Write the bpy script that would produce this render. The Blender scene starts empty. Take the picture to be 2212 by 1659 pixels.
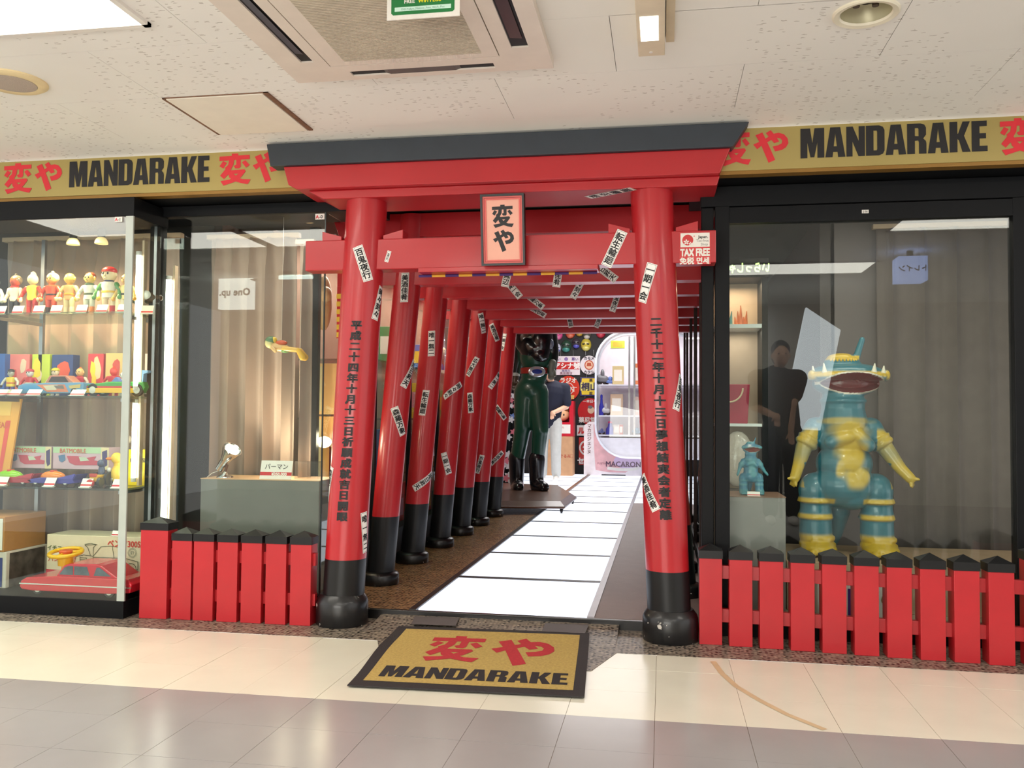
import bpy, bmesh, math, random
from mathutils import Vector, Matrix, geometry
random.seed(7)
PI = math.pi
C = bpy.context.scene.collection
S = bpy.context.scene
# ------------------------------------------------------------------ camera, world, big lights, exposure
F_, PT, YW, RL, CX, CY, CH = 1910.58, .037951, .169397, .0082289, .02594, -3.8765, 1.01106
_fw = Vector((-math.sin(YW)*math.cos(PT), math.cos(YW)*math.cos(PT), math.sin(PT)))
_rt = Vector((math.cos(YW), math.sin(YW), 0)); _up = _rt.cross(_fw)
_r2 = _rt*math.cos(RL)+_up*math.sin(RL); _u2 = -_rt*math.sin(RL)+_up*math.cos(RL)
cam_d = bpy.data.cameras.new('camera'); cam = bpy.data.objects.new('camera', cam_d); C.objects.link(cam)
m3 = Matrix((_r2, _u2, -_fw)).transposed()
cam.matrix_world = Matrix.Translation((CX, CY, CH)) @ m3.to_4x4()
cam_d.sensor_width = 36; cam_d.lens = F_/2212*36; cam_d.clip_start = .05; cam_d.clip_end = 60
S.camera = cam
W = bpy.data.worlds.new('world'); S.world = W; W.use_nodes = True
W.node_tree.nodes['Background'].inputs[0].default_value = (1, .98, .955, 1)
W.node_tree.nodes['Background'].inputs[1].default_value = 1.6
S.view_settings.view_transform = 'Standard'; S.view_settings.look = 'None'
S.view_settings.gamma = 1; S.view_settings.exposure = 0; S.view_settings.use_curve_mapping = False
S.cycles.transparent_max_bounces = 32; S.cycles.max_bounces = 10; S.cycles.sample_clamp_indirect = 6
PANEL_E, FLOOR_E, TUBE_E = 8.5, 1.15, 9.0

def P(u, v, y=None, z=None, x=None):                     # a pixel of the photograph and one known coordinate give the point it shows
    d = _fw+_r2*((u-1106)/F_)-_u2*((v-829.5)/F_); o = Vector((CX, CY, CH))
    t = (y-CY)/d.y if y is not None else (z-CH)/d.z if z is not None else (x-CX)/d.x
    return o+d*t
def light(kind, name, loc, power, col=(1, 1, 1), size=.3, size_y=None, aim=None, spot=60, blend=.5):
    l = bpy.data.lights.new(name, kind); l.energy = power; l.color = col
    if kind == 'AREA':
        l.size = size
        if size_y: l.shape = 'RECTANGLE'; l.size_y = size_y
    else: l.shadow_soft_size = size
    if kind == 'SPOT': l.spot_size = math.radians(spot); l.spot_blend = blend
    o = bpy.data.objects.new(name, l); C.objects.link(o); o.location = loc
    if aim is not None: o.rotation_euler = (Vector(aim)-Vector(loc)).to_track_quat('-Z', 'Y').to_euler()
    return o
# large area lamps, without modelled fixtures; one is an added fill
light('AREA', 'shop_ceiling_lamp', (-.8, 8.6, 2.93), 165, (1, .97, .95), 2.2, 4.2)
light('AREA', 'corridor_lamp', (-.6, -4.9, 2.3), 50, (1, .97, .92), 2.4, .6)
light('AREA', 'ceiling_fill_lamp', (-1.5, -6.45, .95), 130, (1, .98, .93), 3.6, 1.2, aim=(-1.2, -1.5, 2.5))  # unseen fill added to brighten the corridor ceiling; no storefront is modelled
light('AREA', 'entrance_lamp', (-.72, 2.9, 2.33), 16, (1, .86, .74), .8, 3.6)

# ------------------------------------------------------------------ materials
def lin(c):
    r = []
    for x in c[:3]:
        x = x/255; r.append(x/12.92 if x <= .04045 else ((x+.055)/1.055)**2.4)
    return (*r, 1)
MATS = {}
def mat(name, col, rough=.5, metal=0, var=.06, scale=12, bump=0, bscale=60, coat=0, spec=.5, emit=0, ecol=None, trans=0):
    if name in MATS: return MATS[name]
    m = bpy.data.materials.new(name); m.use_nodes = True; MATS[name] = m
    nt = m.node_tree; b = nt.nodes['Principled BSDF']; L = nt.links.new
    b.inputs['Roughness'].default_value = rough; b.inputs['Metallic'].default_value = metal
    b.inputs['Specular IOR Level'].default_value = spec; b.inputs['Coat Weight'].default_value = coat
    b.inputs['Coat Roughness'].default_value = .12
    if trans: b.inputs['Transmission Weight'].default_value = trans
    c = lin(col)
    g = nt.nodes.new('ShaderNodeNewGeometry')
    n = nt.nodes.new('ShaderNodeTexNoise'); n.inputs['Scale'].default_value = scale; n.inputs['Detail'].default_value = 3
    L(g.outputs['Position'], n.inputs['Vector'])
    r = nt.nodes.new('ShaderNodeValToRGB'); e = r.color_ramp.elements
    e[0].position = .3; e[1].position = .7
    e[0].color = (*[x*(1-var) for x in c[:3]], 1); e[1].color = (*[min(1, x*(1+var)) for x in c[:3]], 1)
    L(n.outputs['Fac'], r.inputs['Fac']); L(r.outputs['Color'], b.inputs['Base Color'])
    if bump:
        n2 = nt.nodes.new('ShaderNodeTexNoise'); n2.inputs['Scale'].default_value = bscale; L(g.outputs['Position'], n2.inputs['Vector'])
        bp = nt.nodes.new('ShaderNodeBump'); bp.inputs['Strength'].default_value = bump; bp.inputs['Distance'].default_value = .004
        L(n2.outputs['Fac'], bp.inputs['Height']); L(bp.outputs['Normal'], b.inputs['Normal'])
    if emit:
        b.inputs['Emission Color'].default_value = lin(ecol or col); b.inputs['Emission Strength'].default_value = emit
    return m
def glass(name, tint=(245, 250, 248), ior=1.5, rough=0.0):
    if name in MATS: return MATS[name]
    m = bpy.data.materials.new(name); m.use_nodes = True; MATS[name] = m
    nt = m.node_tree; nt.nodes.clear(); N = nt.nodes.new; L = nt.links.new
    o = N('ShaderNodeOutputMaterial'); mx = N('ShaderNodeMixShader'); t = N('ShaderNodeBsdfTransparent'); g = N('ShaderNodeBsdfGlossy')
    f = N('ShaderNodeFresnel'); gb = N('ShaderNodeNewGeometry'); mi = N('ShaderNodeMapRange'); L(gb.outputs['Backfacing'], mi.inputs[0])
    mi.inputs[3].default_value = ior; mi.inputs[4].default_value = 1/ior; L(mi.outputs[0], f.inputs['IOR'])   # thin sheet: the far face mirrors like the near one
    t.inputs['Color'].default_value = lin(tint); g.inputs['Roughness'].default_value = rough
    L(f.outputs[0], mx.inputs[0]); L(t.outputs[0], mx.inputs[1]); L(g.outputs[0], mx.inputs[2]); L(mx.outputs[0], o.inputs[0])
    return m
def speckle(name, base, dark, light_, scale=75, rough=.35, bump=.3, cut=(.22, .34)):
    m = mat(name, base, rough, var=.12, scale=5)
    nt = m.node_tree; L = nt.links.new; b = nt.nodes['Principled BSDF']
    ramp = [n for n in nt.nodes if n.type == 'VALTORGB'][0]; g = [n for n in nt.nodes if n.type == 'NEW_GEOMETRY'][0]
    mp = nt.nodes.new('ShaderNodeMapping'); mp.inputs['Scale'].default_value = (1, 1, 1); L(g.outputs['Position'], mp.inputs['Vector'])
    v = nt.nodes.new('ShaderNodeTexVoronoi'); v.voronoi_dimensions = '2D'; v.inputs['Scale'].default_value = scale; L(mp.outputs[0], v.inputs['Vector'])
    r1 = nt.nodes.new('ShaderNodeValToRGB'); r1.color_ramp.elements[0].position = cut[0]; r1.color_ramp.elements[1].position = cut[1]
    L(v.outputs['Distance'], r1.inputs['Fac'])
    wn = nt.nodes.new('ShaderNodeValToRGB'); e = wn.color_ramp.elements; e[0].color = lin(dark); e[1].color = lin(light_); e[0].position = .45; e[1].position = .95
    sep = nt.nodes.new('ShaderNodeSeparateColor'); L(v.outputs['Color'], sep.inputs[0]); L(sep.outputs[0], wn.inputs['Fac'])
    mx = nt.nodes.new('ShaderNodeMix'); mx.data_type = 'RGBA'
    L(r1.outputs['Color'], mx.inputs[0]); L(wn.outputs['Color'], mx.inputs[6]); L(ramp.outputs['Color'], mx.inputs[7])
    L(mx.outputs[2], b.inputs['Base Color'])
    bp = nt.nodes.new('ShaderNodeBump'); bp.inputs['Strength'].default_value = bump; bp.inputs['Distance'].default_value = .003
    L(v.outputs['Distance'], bp.inputs['Height']); L(bp.outputs['Normal'], b.inputs['Normal'])
    return m
RED = mat('red_paint', (182, 30, 38), .34, var=.05, scale=3, coat=.25)
REDF = mat('red_fence_paint', (184, 30, 39), .42, var=.06, scale=6, coat=.15)
BLK = mat('black_paint', (20, 21, 23), .42, var=.15, scale=8, coat=.08, spec=.35)
NAVY = mat('dark_roof_paint', (48, 56, 64), .5, var=.06)
FRM = mat('black_frame_metal', (10, 12, 15), .5, var=.1, spec=.2)
GOLD = mat('gold_sign_board', (174, 156, 94), .42, metal=.35, var=.05, scale=2)
GOLDM = mat('gold_mat_pile', (186, 158, 88), .95, var=.14, scale=90, bump=.5, bscale=400)
LRED = mat('sign_red', (216, 40, 52), .5); LBLK = mat('lettering_black', (24, 22, 24), .55)
PAPER = mat('white_paper', (238, 234, 224), .7, var=.03); INK = mat('ink', (20, 20, 22), .6)
WHITE = mat('white_plastic', (236, 232, 224), .35, var=.02); CARD = mat('price_card', (250, 246, 236), .5, var=.02)
PLAS = mat('cassette_plastic', (232, 220, 206), .45, var=.03)
CEIL = mat('ceiling_board', (246, 244, 236), .85, var=.02, scale=2)
CHROME = mat('chrome', (215, 215, 215), .12, metal=1); STEEL = mat('brushed_steel', (170, 170, 172), .3, metal=1)
GLS = glass('window_glass'); SHELF = glass('shelf_glass', (225, 240, 235)); ACR = glass('acrylic', (250, 250, 250), 1.45)
# ceiling fissures: short dark flecks
def flecks():
    nt = CEIL.node_tree; b = nt.nodes['Principled BSDF']; L = nt.links.new
    ramp = [n for n in nt.nodes if n.type == 'VALTORGB'][0]; g = [n for n in nt.nodes if n.type == 'NEW_GEOMETRY'][0]
    mp = nt.nodes.new('ShaderNodeMapping'); mp.inputs['Scale'].default_value = (27, 96, 1); L(g.outputs['Position'], mp.inputs['Vector'])
    dn = nt.nodes.new('ShaderNodeTexNoise'); dn.inputs['Scale'].default_value = 42; L(g.outputs['Position'], dn.inputs['Vector'])
    vm = nt.nodes.new('ShaderNodeVectorMath'); vm.operation = 'MULTIPLY_ADD'; L(dn.outputs['Color'], vm.inputs[0]); vm.inputs[1].default_value = (1.1, 1.6, 0); L(mp.outputs[0], vm.inputs[2])
    v = nt.nodes.new('ShaderNodeTexVoronoi'); v.voronoi_dimensions = '2D'; v.inputs['Scale'].default_value = 1; L(vm.outputs[0], v.inputs['Vector'])
    sep = nt.nodes.new('ShaderNodeSeparateColor'); L(v.outputs['Color'], sep.inputs[0])
    lt = nt.nodes.new('ShaderNodeMath'); lt.operation = 'LESS_THAN'; lt.inputs[1].default_value = .19; L(sep.outputs[0], lt.inputs[0])
    n2 = nt.nodes.new('ShaderNodeTexNoise'); n2.inputs['Scale'].default_value = 1.1; L(g.outputs['Position'], n2.inputs['Vector'])
    l3 = nt.nodes.new('ShaderNodeMath'); l3.operation = 'GREATER_THAN'; l3.inputs[1].default_value = .47; L(n2.outputs['Fac'], l3.inputs[0])
    l2 = nt.nodes.new('ShaderNodeMath'); l2.operation = 'LESS_THAN'; l2.inputs[1].default_value = .22; L(v.outputs['Distance'], l2.inputs[0])
    mu = nt.nodes.new('ShaderNodeMath'); mu.operation = 'MULTIPLY'; L(lt.outputs[0], mu.inputs[0]); L(l2.outputs[0], mu.inputs[1])
    m4 = nt.nodes.new('ShaderNodeMath'); m4.operation = 'MULTIPLY'; L(mu.outputs[0], m4.inputs[0]); L(l3.outputs[0], m4.inputs[1])
    m5 = nt.nodes.new('ShaderNodeMath'); m5.operation = 'MULTIPLY'; m5.inputs[1].default_value = .48; L(m4.outputs[0], m5.inputs[0])
    mx = nt.nodes.new('ShaderNodeMix'); mx.data_type = 'RGBA'; L(m5.outputs[0], mx.inputs[0]); L(ramp.outputs['Color'], mx.inputs[6])
    mx.inputs[7].default_value = lin((120, 98, 70)); L(mx.outputs[2], b.inputs['Base Color'])
flecks()
# ------------------------------------------------------------------ mesh builder
OFF = {}
class MB:
    def __init__(s): s.v = []; s.f = []; s.m = []; s.k = 0
    def mi(s, k): s.k = k; return s
    def add(s, vs, fs, M=None):
        n = len(s.v)
        s.v += [tuple(M @ Vector(p)) if M is not None else tuple(p) for p in vs]
        s.f += [tuple(i+n for i in f) for f in fs]; s.m += [s.k]*len(fs); return s
    def box(s, a, b, M=None):
        (x0, y0, z0), (x1, y1, z1) = a, b
        x0, x1 = sorted((x0, x1)); y0, y1 = sorted((y0, y1)); z0, z1 = sorted((z0, z1))
        return s.add([(x0, y0, z0), (x1, y0, z0), (x1, y1, z0), (x0, y1, z0), (x0, y0, z1), (x1, y0, z1), (x1, y1, z1), (x0, y1, z1)],
                     [(3, 2, 1, 0), (4, 5, 6, 7), (0, 1, 5, 4), (1, 2, 6, 5), (2, 3, 7, 6), (3, 0, 4, 7)], M)
    def cbox(s, c, d, M=None):
        return s.box([c[i]-d[i]/2 for i in range(3)], [c[i]+d[i]/2 for i in range(3)], M)
    def prism(s, poly, y0, y1, M=None):                    # polygon in (x,z) extruded along y
        n = len(poly); tri = geometry.tessellate_polygon([[Vector((p[0], p[1], 0)) for p in poly]])
        vs = [(p[0], y0, p[1]) for p in poly]+[(p[0], y1, p[1]) for p in poly]
        ar = sum(poly[i][0]*poly[(i+1) % n][1]-poly[(i+1) % n][0]*poly[i][1] for i in range(n))
        fs = []
        for t in tri:
            a, b, c = t
            o = (poly[b][0]-poly[a][0])*(poly[c][1]-poly[a][1])-(poly[c][0]-poly[a][0])*(poly[b][1]-poly[a][1])
            if o < 0: a, b, c = a, c, b
            fs += [(a, b, c), (a+n, c+n, b+n)]
        for i in range(n):
            j = (i+1) % n; q = (i, i+n, j+n, j)
            fs.append(q if ar > 0 else q[::-1])
        return s.add(vs, fs, M)
    def flat(s, poly, y=0., M=None):                       # flat polygon facing -y
        n = len(poly); tri = geometry.tessellate_polygon([[Vector((p[0], p[1], 0)) for p in poly]]); fs = []
        for a, b, c in tri:
            o = (poly[b][0]-poly[a][0])*(poly[c][1]-poly[a][1])-(poly[c][0]-poly[a][0])*(poly[b][1]-poly[a][1])
            fs.append((a, b, c) if o > 0 else (a, c, b))
        return s.add([(p[0], y, p[1]) for p in poly], fs, M)
    def lathe(s, prof, c=(0, 0, 0), n=24, M=None, shear=0, ry=1, caps=True):   # profile of (r,z) about z
        vs = []; fs = []
        for r, z in prof:
            for i in range(n):
                a = 2*PI*i/n; vs.append((c[0]+r*math.cos(a)+shear*z, c[1]+ry*r*math.sin(a), c[2]+z))
        for j in range(len(prof)-1):
            for i in range(n):
                k = (i+1) % n; fs.append((j*n+i, j*n+k, (j+1)*n+k, (j+1)*n+i))
        if caps: fs.append(tuple(range(n))[::-1]); fs.append(tuple(range((len(prof)-1)*n, len(prof)*n)))
        return s.add(vs, fs, M)
    def ell(s, c, r, n=14, M=None):
        r = (r, r, r) if not hasattr(r, '__len__') else r
        k = max(4, n*2//3); vs = [(c[0], c[1], c[2]-r[2])]; fs = []
        for j in range(1, k):
            t = -PI/2+PI*j/k
            for i in range(n):
                a = 2*PI*i/n; vs.append((c[0]+r[0]*math.cos(t)*math.cos(a), c[1]+r[1]*math.cos(t)*math.sin(a), c[2]+r[2]*math.sin(t)))
        vs.append((c[0], c[1], c[2]+r[2])); e = len(vs)-1
        for i in range(n):
            q = (i+1) % n; fs.append((0, 1+q, 1+i)); fs.append((e, 1+(k-2)*n+i, 1+(k-2)*n+q))
            for j in range(k-2): fs.append((1+j*n+i, 1+j*n+q, 1+(j+1)*n+q, 1+(j+1)*n+i))
        return s.add(vs, fs, M)
    def cap(s, a, b, r0, r1, n=12, M=None):                # tapered capsule
        a, b = Vector(a), Vector(b); d = b-a; L = d.length; q = d.to_track_quat('Z', 'Y') if L > 1e-6 else None
        prof = [(max(1e-4, r0*math.cos(t)), r0*math.sin(t)) for t in (-1.5, -1., -.5, 0)]+[(max(1e-4, r1*math.cos(t)), L+r1*math.sin(t)) for t in (0, .5, 1., 1.5)]
        T = Matrix.Translation(a) @ q.to_matrix().to_4x4()
        return s.lathe(prof, n=n, M=(M @ T if M is not None else T))
    def cyl(s, a, b, r0, r1=None, n=16, M=None):
        a, b = Vector(a), Vector(b); d = b-a; r1 = r0 if r1 is None else r1
        T = Matrix.Translation(a) @ d.to_track_quat('Z', 'Y').to_matrix().to_4x4()
        return s.lathe([(r0, 0), (r1, d.length)], n=n, M=(M @ T if M is not None else T))
    def tube(s, pts, r, n=8, closed=False, M=None):
        pts = [Vector(p) for p in pts]; N = len(pts); vs = []; fs = []; ref = None
        for i, p in enumerate(pts):
            t = (pts[(i+1) % N]-pts[i-1]) if closed else (pts[min(i+1, N-1)]-pts[max(i-1, 0)])
            t.normalize()
            if ref is None: ref = t.orthogonal()
            u = (ref-t*ref.dot(t)).normalized(); ref = u; w = t.cross(u)
            rr = r[i] if hasattr(r, '__len__') else r
            for k in range(n):
                a = 2*PI*k/n; vs.append(p+u*rr*math.cos(a)+w*rr*math.sin(a))
        for i in range(N if closed else N-1):
            j = (i+1) % N
            for k in range(n):
                l = (k+1) % n; fs.append((i*n+k, i*n+l, j*n+l, j*n+k))
        if not closed: fs.append(tuple(range(n))[::-1]); fs.append(tuple(range((N-1)*n, N*n)))
        return s.add(vs, fs, M)
    def line(s, pts, w, y=0., M=None, closed=False):       # flat ribbon in (x,z) facing -y
        pts = [Vector((p[0], p[1])) for p in pts]; N = len(pts)
        for i in range(N if closed else N-1):
            a, b = pts[i], pts[(i+1) % N]; d = b-a
            if d.length < 1e-6: continue
            d.normalize(); q = Vector((-d.y, d.x))*w/2; e = d*w/2
            s.flat([tuple(a-e-q), tuple(b+e-q), tuple(b+e+q), tuple(a-e+q)], y-i*4e-5, M)
        return s
    def build(s, name, ms, parent=None, smooth=False, local=False, bevel=0, loc=None, seg=2, remesh=0):
        off = OFF.get(parent, Vector()) if not local else Vector()
        me = bpy.data.meshes.new(name); me.from_pydata([tuple(Vector(p)-off) for p in s.v], [], s.f)
        for m in (ms if isinstance(ms, (list, tuple)) else [ms]): me.materials.append(m)
        me.polygons.foreach_set('material_index', s.m)
        o = bpy.data.objects.new(name, me); C.objects.link(o)
        if parent: o.parent = parent; OFF[o] = off
        if loc: o.location = loc
        if smooth:
            me.polygons.foreach_set('use_smooth', [True]*len(me.polygons)); me.set_sharp_from_angle(angle=math.radians(42))
        if bevel:
            b = o.modifiers.new('bevel', 'BEVEL'); b.width = bevel; b.segments = seg; b.limit_method = 'ANGLE'; b.angle_limit = math.radians(40)
        return o
def thing(name, label, cat, loc=(0, 0, 0), group=None, rz=0):
    o = bpy.data.objects.new(name, None); C.objects.link(o); o.empty_display_size = .05
    o.location = loc; o.rotation_euler.z = rz; o['label'] = label; o['category'] = cat
    if group: o['group'] = group
    OFF[o] = Vector(loc); return o
def tag(o, label, cat, group=None):
    o['label'] = label; o['category'] = cat
    if group: o['group'] = group
    return o
def struct(o): o['kind'] = 'structure'; return o
def dup(r, loc, label=None, rz=None):
    n = r.copy(); C.objects.link(n); n.location = loc
    if label: n['label'] = label
    if rz is not None: n.rotation_euler.z = rz
    for ch in list(r.children):
        c = ch.copy(); C.objects.link(c); c.parent = n
        for g in list(ch.children):
            d = g.copy(); C.objects.link(d); d.parent = c
    return n
# ------------------------------------------------------------------ lettering
def raised(mapf, d):                                     # the same mapping lifted d off its surface, so overlapping strokes do not coincide
    mapf = mapf or (lambda x, z: (x, 0, z))
    def f(x, z):
        p = Vector(mapf(x, z)); n = (Vector(mapf(x+1e-3, z))-p).cross(Vector(mapf(x, z+1e-3))-p)
        return p+n.normalized()*d
    return f
GC = {}
def glyph(s):
    if s in GC: return GC[s]
    cu = bpy.data.curves.new('g', 'FONT'); cu.body = s; cu.size = 1; cu.resolution_u = 2; cu.align_x = 'CENTER'
    o = bpy.data.objects.new('g', cu); C.objects.link(o)
    dg = bpy.context.evaluated_depsgraph_get(); me = bpy.data.meshes.new_from_object(o.evaluated_get(dg))
    GC[s] = ([(v.co.x, v.co.y-.38) for v in me.vertices], [tuple(p.vertices) for p in me.polygons])
    bpy.data.objects.remove(o); bpy.data.meshes.remove(me); bpy.data.curves.remove(cu); return GC[s]
def word(s, cx, cz, size, bold=.0, vertical=False, pitch=1., sx=1., mapf=None, mb=None, rot=0, flip=False):
    """lettering in the (x,z) plane; mapf turns (x,z) into a point"""
    mb = mb or MB(); items = []
    if vertical:
        n = len(s)
        for i, ch in enumerate(s): items.append((ch, 0, ((n-1)/2-i)*size*pitch))
    else: items.append((s, 0, 0))
    sh = [(0, 0)]+([(bold*a, bold*b) for a, b in ((1, 1), (-1, 1), (1, -1), (-1, -1))] if bold else [])
    cr, sr = math.cos(rot), math.sin(rot)
    for ch, ox, oz in items:
        if ch == ' ': continue
        vs, fs = glyph(ch)
        for kk, (dx, dz) in enumerate(sh):
            q = []; mf_ = raised(mapf, kk*5e-5) if kk else mapf
            for x, z in vs:
                X, Z = (x+dx)*size*sx*(-1 if flip else 1)+ox, (z+dz)*size+oz
                X, Z = X*cr-Z*sr+cx, X*sr+Z*cr+cz
                q.append(mf_(X, Z) if mf_ else (X, 0, Z))
            mb.add(q, fs)
    return mb
HEN = [[(480, 330), (580, 330), (580, 380), (480, 380)], [(290, 368), (760, 358), (760, 425), (290, 437)], [(345, 440), (408, 468), (350, 555), (292, 518)],
       [(440, 430), (515, 430), (508, 505), (465, 580), (395, 580), (375, 545), (425, 505)], [(553, 428), (622, 428), (622, 540), (600, 562), (540, 560), (512, 522), (553, 505)],
       [(640, 470), (692, 440), (762, 515), (705, 555)], [(392, 560), (470, 575), (480, 590), (440, 640), (365, 718), (303, 665)], [(430, 588), (680, 580), (702, 607), (680, 642), (420, 642)],
       [(702, 607), (640, 690), (545, 765), (360, 820), (312, 748), (450, 730), (530, 690), (600, 632)], [(425, 630), (505, 632), (570, 692), (650, 730), (780, 738), (738, 812), (640, 792), (540, 760), (450, 700)]]
YA = [[(308, 1050), (420, 1000), (590, 902), (650, 893), (720, 918), (768, 980), (778, 1050), (745, 1110), (690, 1145), (600, 1162), (570, 1090), (640, 1075), (688, 1050), (697, 1010), (672, 976), (630, 966), (560, 987), (430, 1062), (362, 1120)],
      [(478, 890), (542, 850), (600, 925), (655, 1020), (590, 1042), (548, 990)], [(338, 915), (432, 878), (520, 1080), (602, 1285), (513, 1324), (412, 1055)]]
def logo(polys, box, mb=None, mapf=None):                 # fit the hand-cut logo character into box (x0,z0,x1,z1)
    mb = mb or MB(); xs = [p[0] for q in polys for p in q]; zs = [p[1] for q in polys for p in q]
    a, b, c, d = min(xs), max(xs), min(zs), max(zs)
    for kk, q in enumerate(polys):
        mf_ = raised(mapf, kk*6e-5)
        r = [(box[0]+(p[0]-a)/(b-a)*(box[2]-box[0]), box[3]-(p[1]-c)/(d-c)*(box[3]-box[1])) for p in q]
        t = MB().flat(r)
        mb.add([mf_(p[0], p[2]) for p in t.v], t.f)
    return mb
LET = {'M': (.86, [[(0, 0), (.25, 0), (.25, 1), (0, 1)], [(.61, 0), (.86, 0), (.86, 1), (.61, 1)], [(.14, 1), (.35, 1), (.43, .5), (.51, 1), (.72, 1), (.5, .02), (.36, .02)]]),
       'A': (.72, [[(0, 0), (.26, 0), (.36, .8), (.36, 1), (.18, 1)], [(.72, 0), (.46, 0), (.36, .8), (.36, 1), (.54, 1)], [(.2, .17), (.52, .17), (.48, .36), (.24, .36)]]),
       'N': (.66, [[(0, 0), (.22, 0), (.22, 1), (0, 1)], [(.44, 0), (.66, 0), (.66, 1), (.44, 1)], [(.0, 1), (.23, 1), (.66, 0), (.43, 0)]]),
       'D': (.66, [[(0, 0), (.27, 0), (.27, 1), (0, 1)], [(.2, 1), (.46, 1), (.6, .95), (.66, .84), (.66, .78), (.4, .78), (.38, .83), (.2, .83)], [(.4, .8), (.66, .8), (.66, .2), (.4, .2)], [(.2, 0), (.46, 0), (.6, .05), (.66, .16), (.66, .22), (.4, .22), (.38, .17), (.2, .17)]]),
       'R': (.68, [[(0, 0), (.27, 0), (.27, 1), (0, 1)], [(.2, 1), (.46, 1), (.6, .96), (.66, .86), (.66, .82), (.4, .82), (.38, .85), (.2, .85)], [(.4, .84), (.66, .84), (.66, .62), (.56, .5), (.4, .56)], [(.2, .6), (.4, .58), (.56, .52), (.56, .46), (.2, .42)], [(.36, .5), (.56, .5), (.65, .42), (.67, .34), (.67, 0), (.41, 0), (.41, .38)]]),
       'K': (.72, [[(0, 0), (.27, 0), (.27, 1), (0, 1)], [(.24, .48), (.45, 1), (.7, 1), (.5, .54), (.3, .4)], [(.26, .6), (.44, .66), (.72, 0), (.44, 0)]]),
       'E': (.54, [[(0, 0), (.27, 0), (.27, 1), (0, 1)], [(.2, .82), (.52, .82), (.52, 1), (.2, 1)], [(.2, .42), (.49, .42), (.49, .59), (.2, .59)], [(.2, 0), (.54, 0), (.54, .18), (.2, .18)]])}
def heavy(s, box, mapf=None, mb=None, slant=0):
    mb = mb or MB(); gap = .035; tot = sum(LET[c][0]+gap for c in s)-gap; x = 0
    for c in s:
        w, ps = LET[c]
        for kk, q in enumerate(ps):
            mf_ = raised(mapf, kk*6e-5)
            r = [(box[0]+(x+p[0]+slant*p[1])/tot*(box[2]-box[0]), box[1]+p[1]*(box[3]-box[1])) for p in q]
            t = MB().flat(r); mb.add([mf_(p[0], p[2]) for p in t.v], t.f)
        x += w+gap
    return mb
at_y = lambda y: (lambda x, z: (x, y, z))
at_z = lambda z: (lambda x, y: (x, y, z))
# ================================================================== THE SETTING
ZI = .045; ZC = 2.345
CRM = mat('cream_tile', (230, 226, 208), .24, var=.03, scale=4, spec=.5); PUR = mat('mauve_tile', (160, 156, 156), .22, var=.04, scale=4, spec=.5)
JNT = mat('tile_joint', (120, 98, 78), .8)
fl = struct(MB().box((-6, -6.6, -.12), (5.5, 0.0, -.0015)).build('floor', JNT))
tm = {}
for key, m in (('c', CRM), ('p', PUR)):
    tm[key] = MB().box((-.1493, -.1493, -.006), (.1493, .1493, 0)).build('tile', m, fl)
first = {'c': 1, 'p': 1}
rows = [(-.116, .232, 'c'), (-.382, .3, 'c'), (-.682, .3, 'c')]+[(-.982-.3*i, .3, 'p') for i in range(6)]
for yc, dy, key in rows:
    for k in range(-13, 8):
        if first[key]: o = tm[key]; first[key] = 0
        else: o = tm[key].copy(); C.objects.link(o)
        o.location = (k*.3+.15, yc, random.uniform(-.0004, .0004)); o.scale = (1, (dy-.0014)/.2986, 1)
MB().box((-6, -6.6, -.006), (5.5, -2.634, 0)).build('tile_field', PUR, fl)
sc = [P(1540, 1428, z=.001), P(1560, 1455, z=.001), P(1590, 1482, z=.001), P(1640, 1512, z=.001), P(1700, 1543, z=.001), P(1782, 1576, z=.001)]
mb = MB()
for i in range(5):
    a, b = sc[i], sc[i+1]; d = (b-a).normalized(); q = Vector((-d.y, d.x, 0))*.012
    mb.add([a-q, b-q, b+q, a+q], [(0, 1, 2, 3)])
mb.build('scuff_mark', mat('scuff', (214, 186, 148), .4), fl)
PEB = speckle('washed_pebble', (128, 118, 106), (36, 30, 26), (168, 154, 134), 52, .42, .4, (.3, .4))
PEBI = speckle('washed_pebble_inside', (160, 122, 86), (50, 34, 24), (200, 160, 120), 52, .3, .4, (.3, .4))
tp = [(-6, .0), (-1.244, .0), (-1.14, -.275), (-.256, -.295), (-.17, .0), (5.5, .0), (5.5, .62), (.2, .62), (-.2, .46), (-1.35, .43), (-1.5, .62), (-6, .62)]
mb = MB(); mb.prism(tp, 0, .0016)
mb.v = [(x, z, y) for x, y, z in mb.v]
struct(mb.build('floor_pebble', PEB))
# ramp of pebble rising to the sill
mb = MB()
n = 12
for i in range(n+1):
    x = -1.36+i*1.18/n
    mb.v += [(x, .05, .002), (x, .25, .006), (x, .415, .026)]
for i in range(n):
    for j in range(2): a = i*3+j; mb.f.append((a, a+3, a+4, a+1)); mb.m.append(0)
struct(mb.build('floor_ramp', PEB))
fi = struct(MB().box((-1.95, .44, -.02), (-1.225, 6.4, ZI)).build('floor_entrance', PEBI))
struct(MB().box((-1.5, .415, -.02), (.12, .442, ZI+.002)).build('trim_sill', mat('sill_black', (22, 20, 20), .3, coat=.3), bevel=.003))
GT = mat('grey_tape', (92, 86, 86), .6)
for u0, u1, v0, v1, nm in ((884, 992, 1331, 1350, 0), (1166, 1272, 1346, 1366, 0)):
    q = [P(u0+4, v1-2, z=.023), P(u1-8, v1+2, z=.023), P(u1, v0+3, z=.029), P(u0+12, v0, z=.029)]
    MB().add(q, [(0, 1, 2, 3)]).build('tape_patch', GT, fl)
MB().box((-.3, .44, .0), (.34, 6.35, ZI+.004)).build('rubber_mat', mat('brown_rubber_mat', (136, 118, 114), .5, bump=.5, bscale=260), fi)
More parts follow.
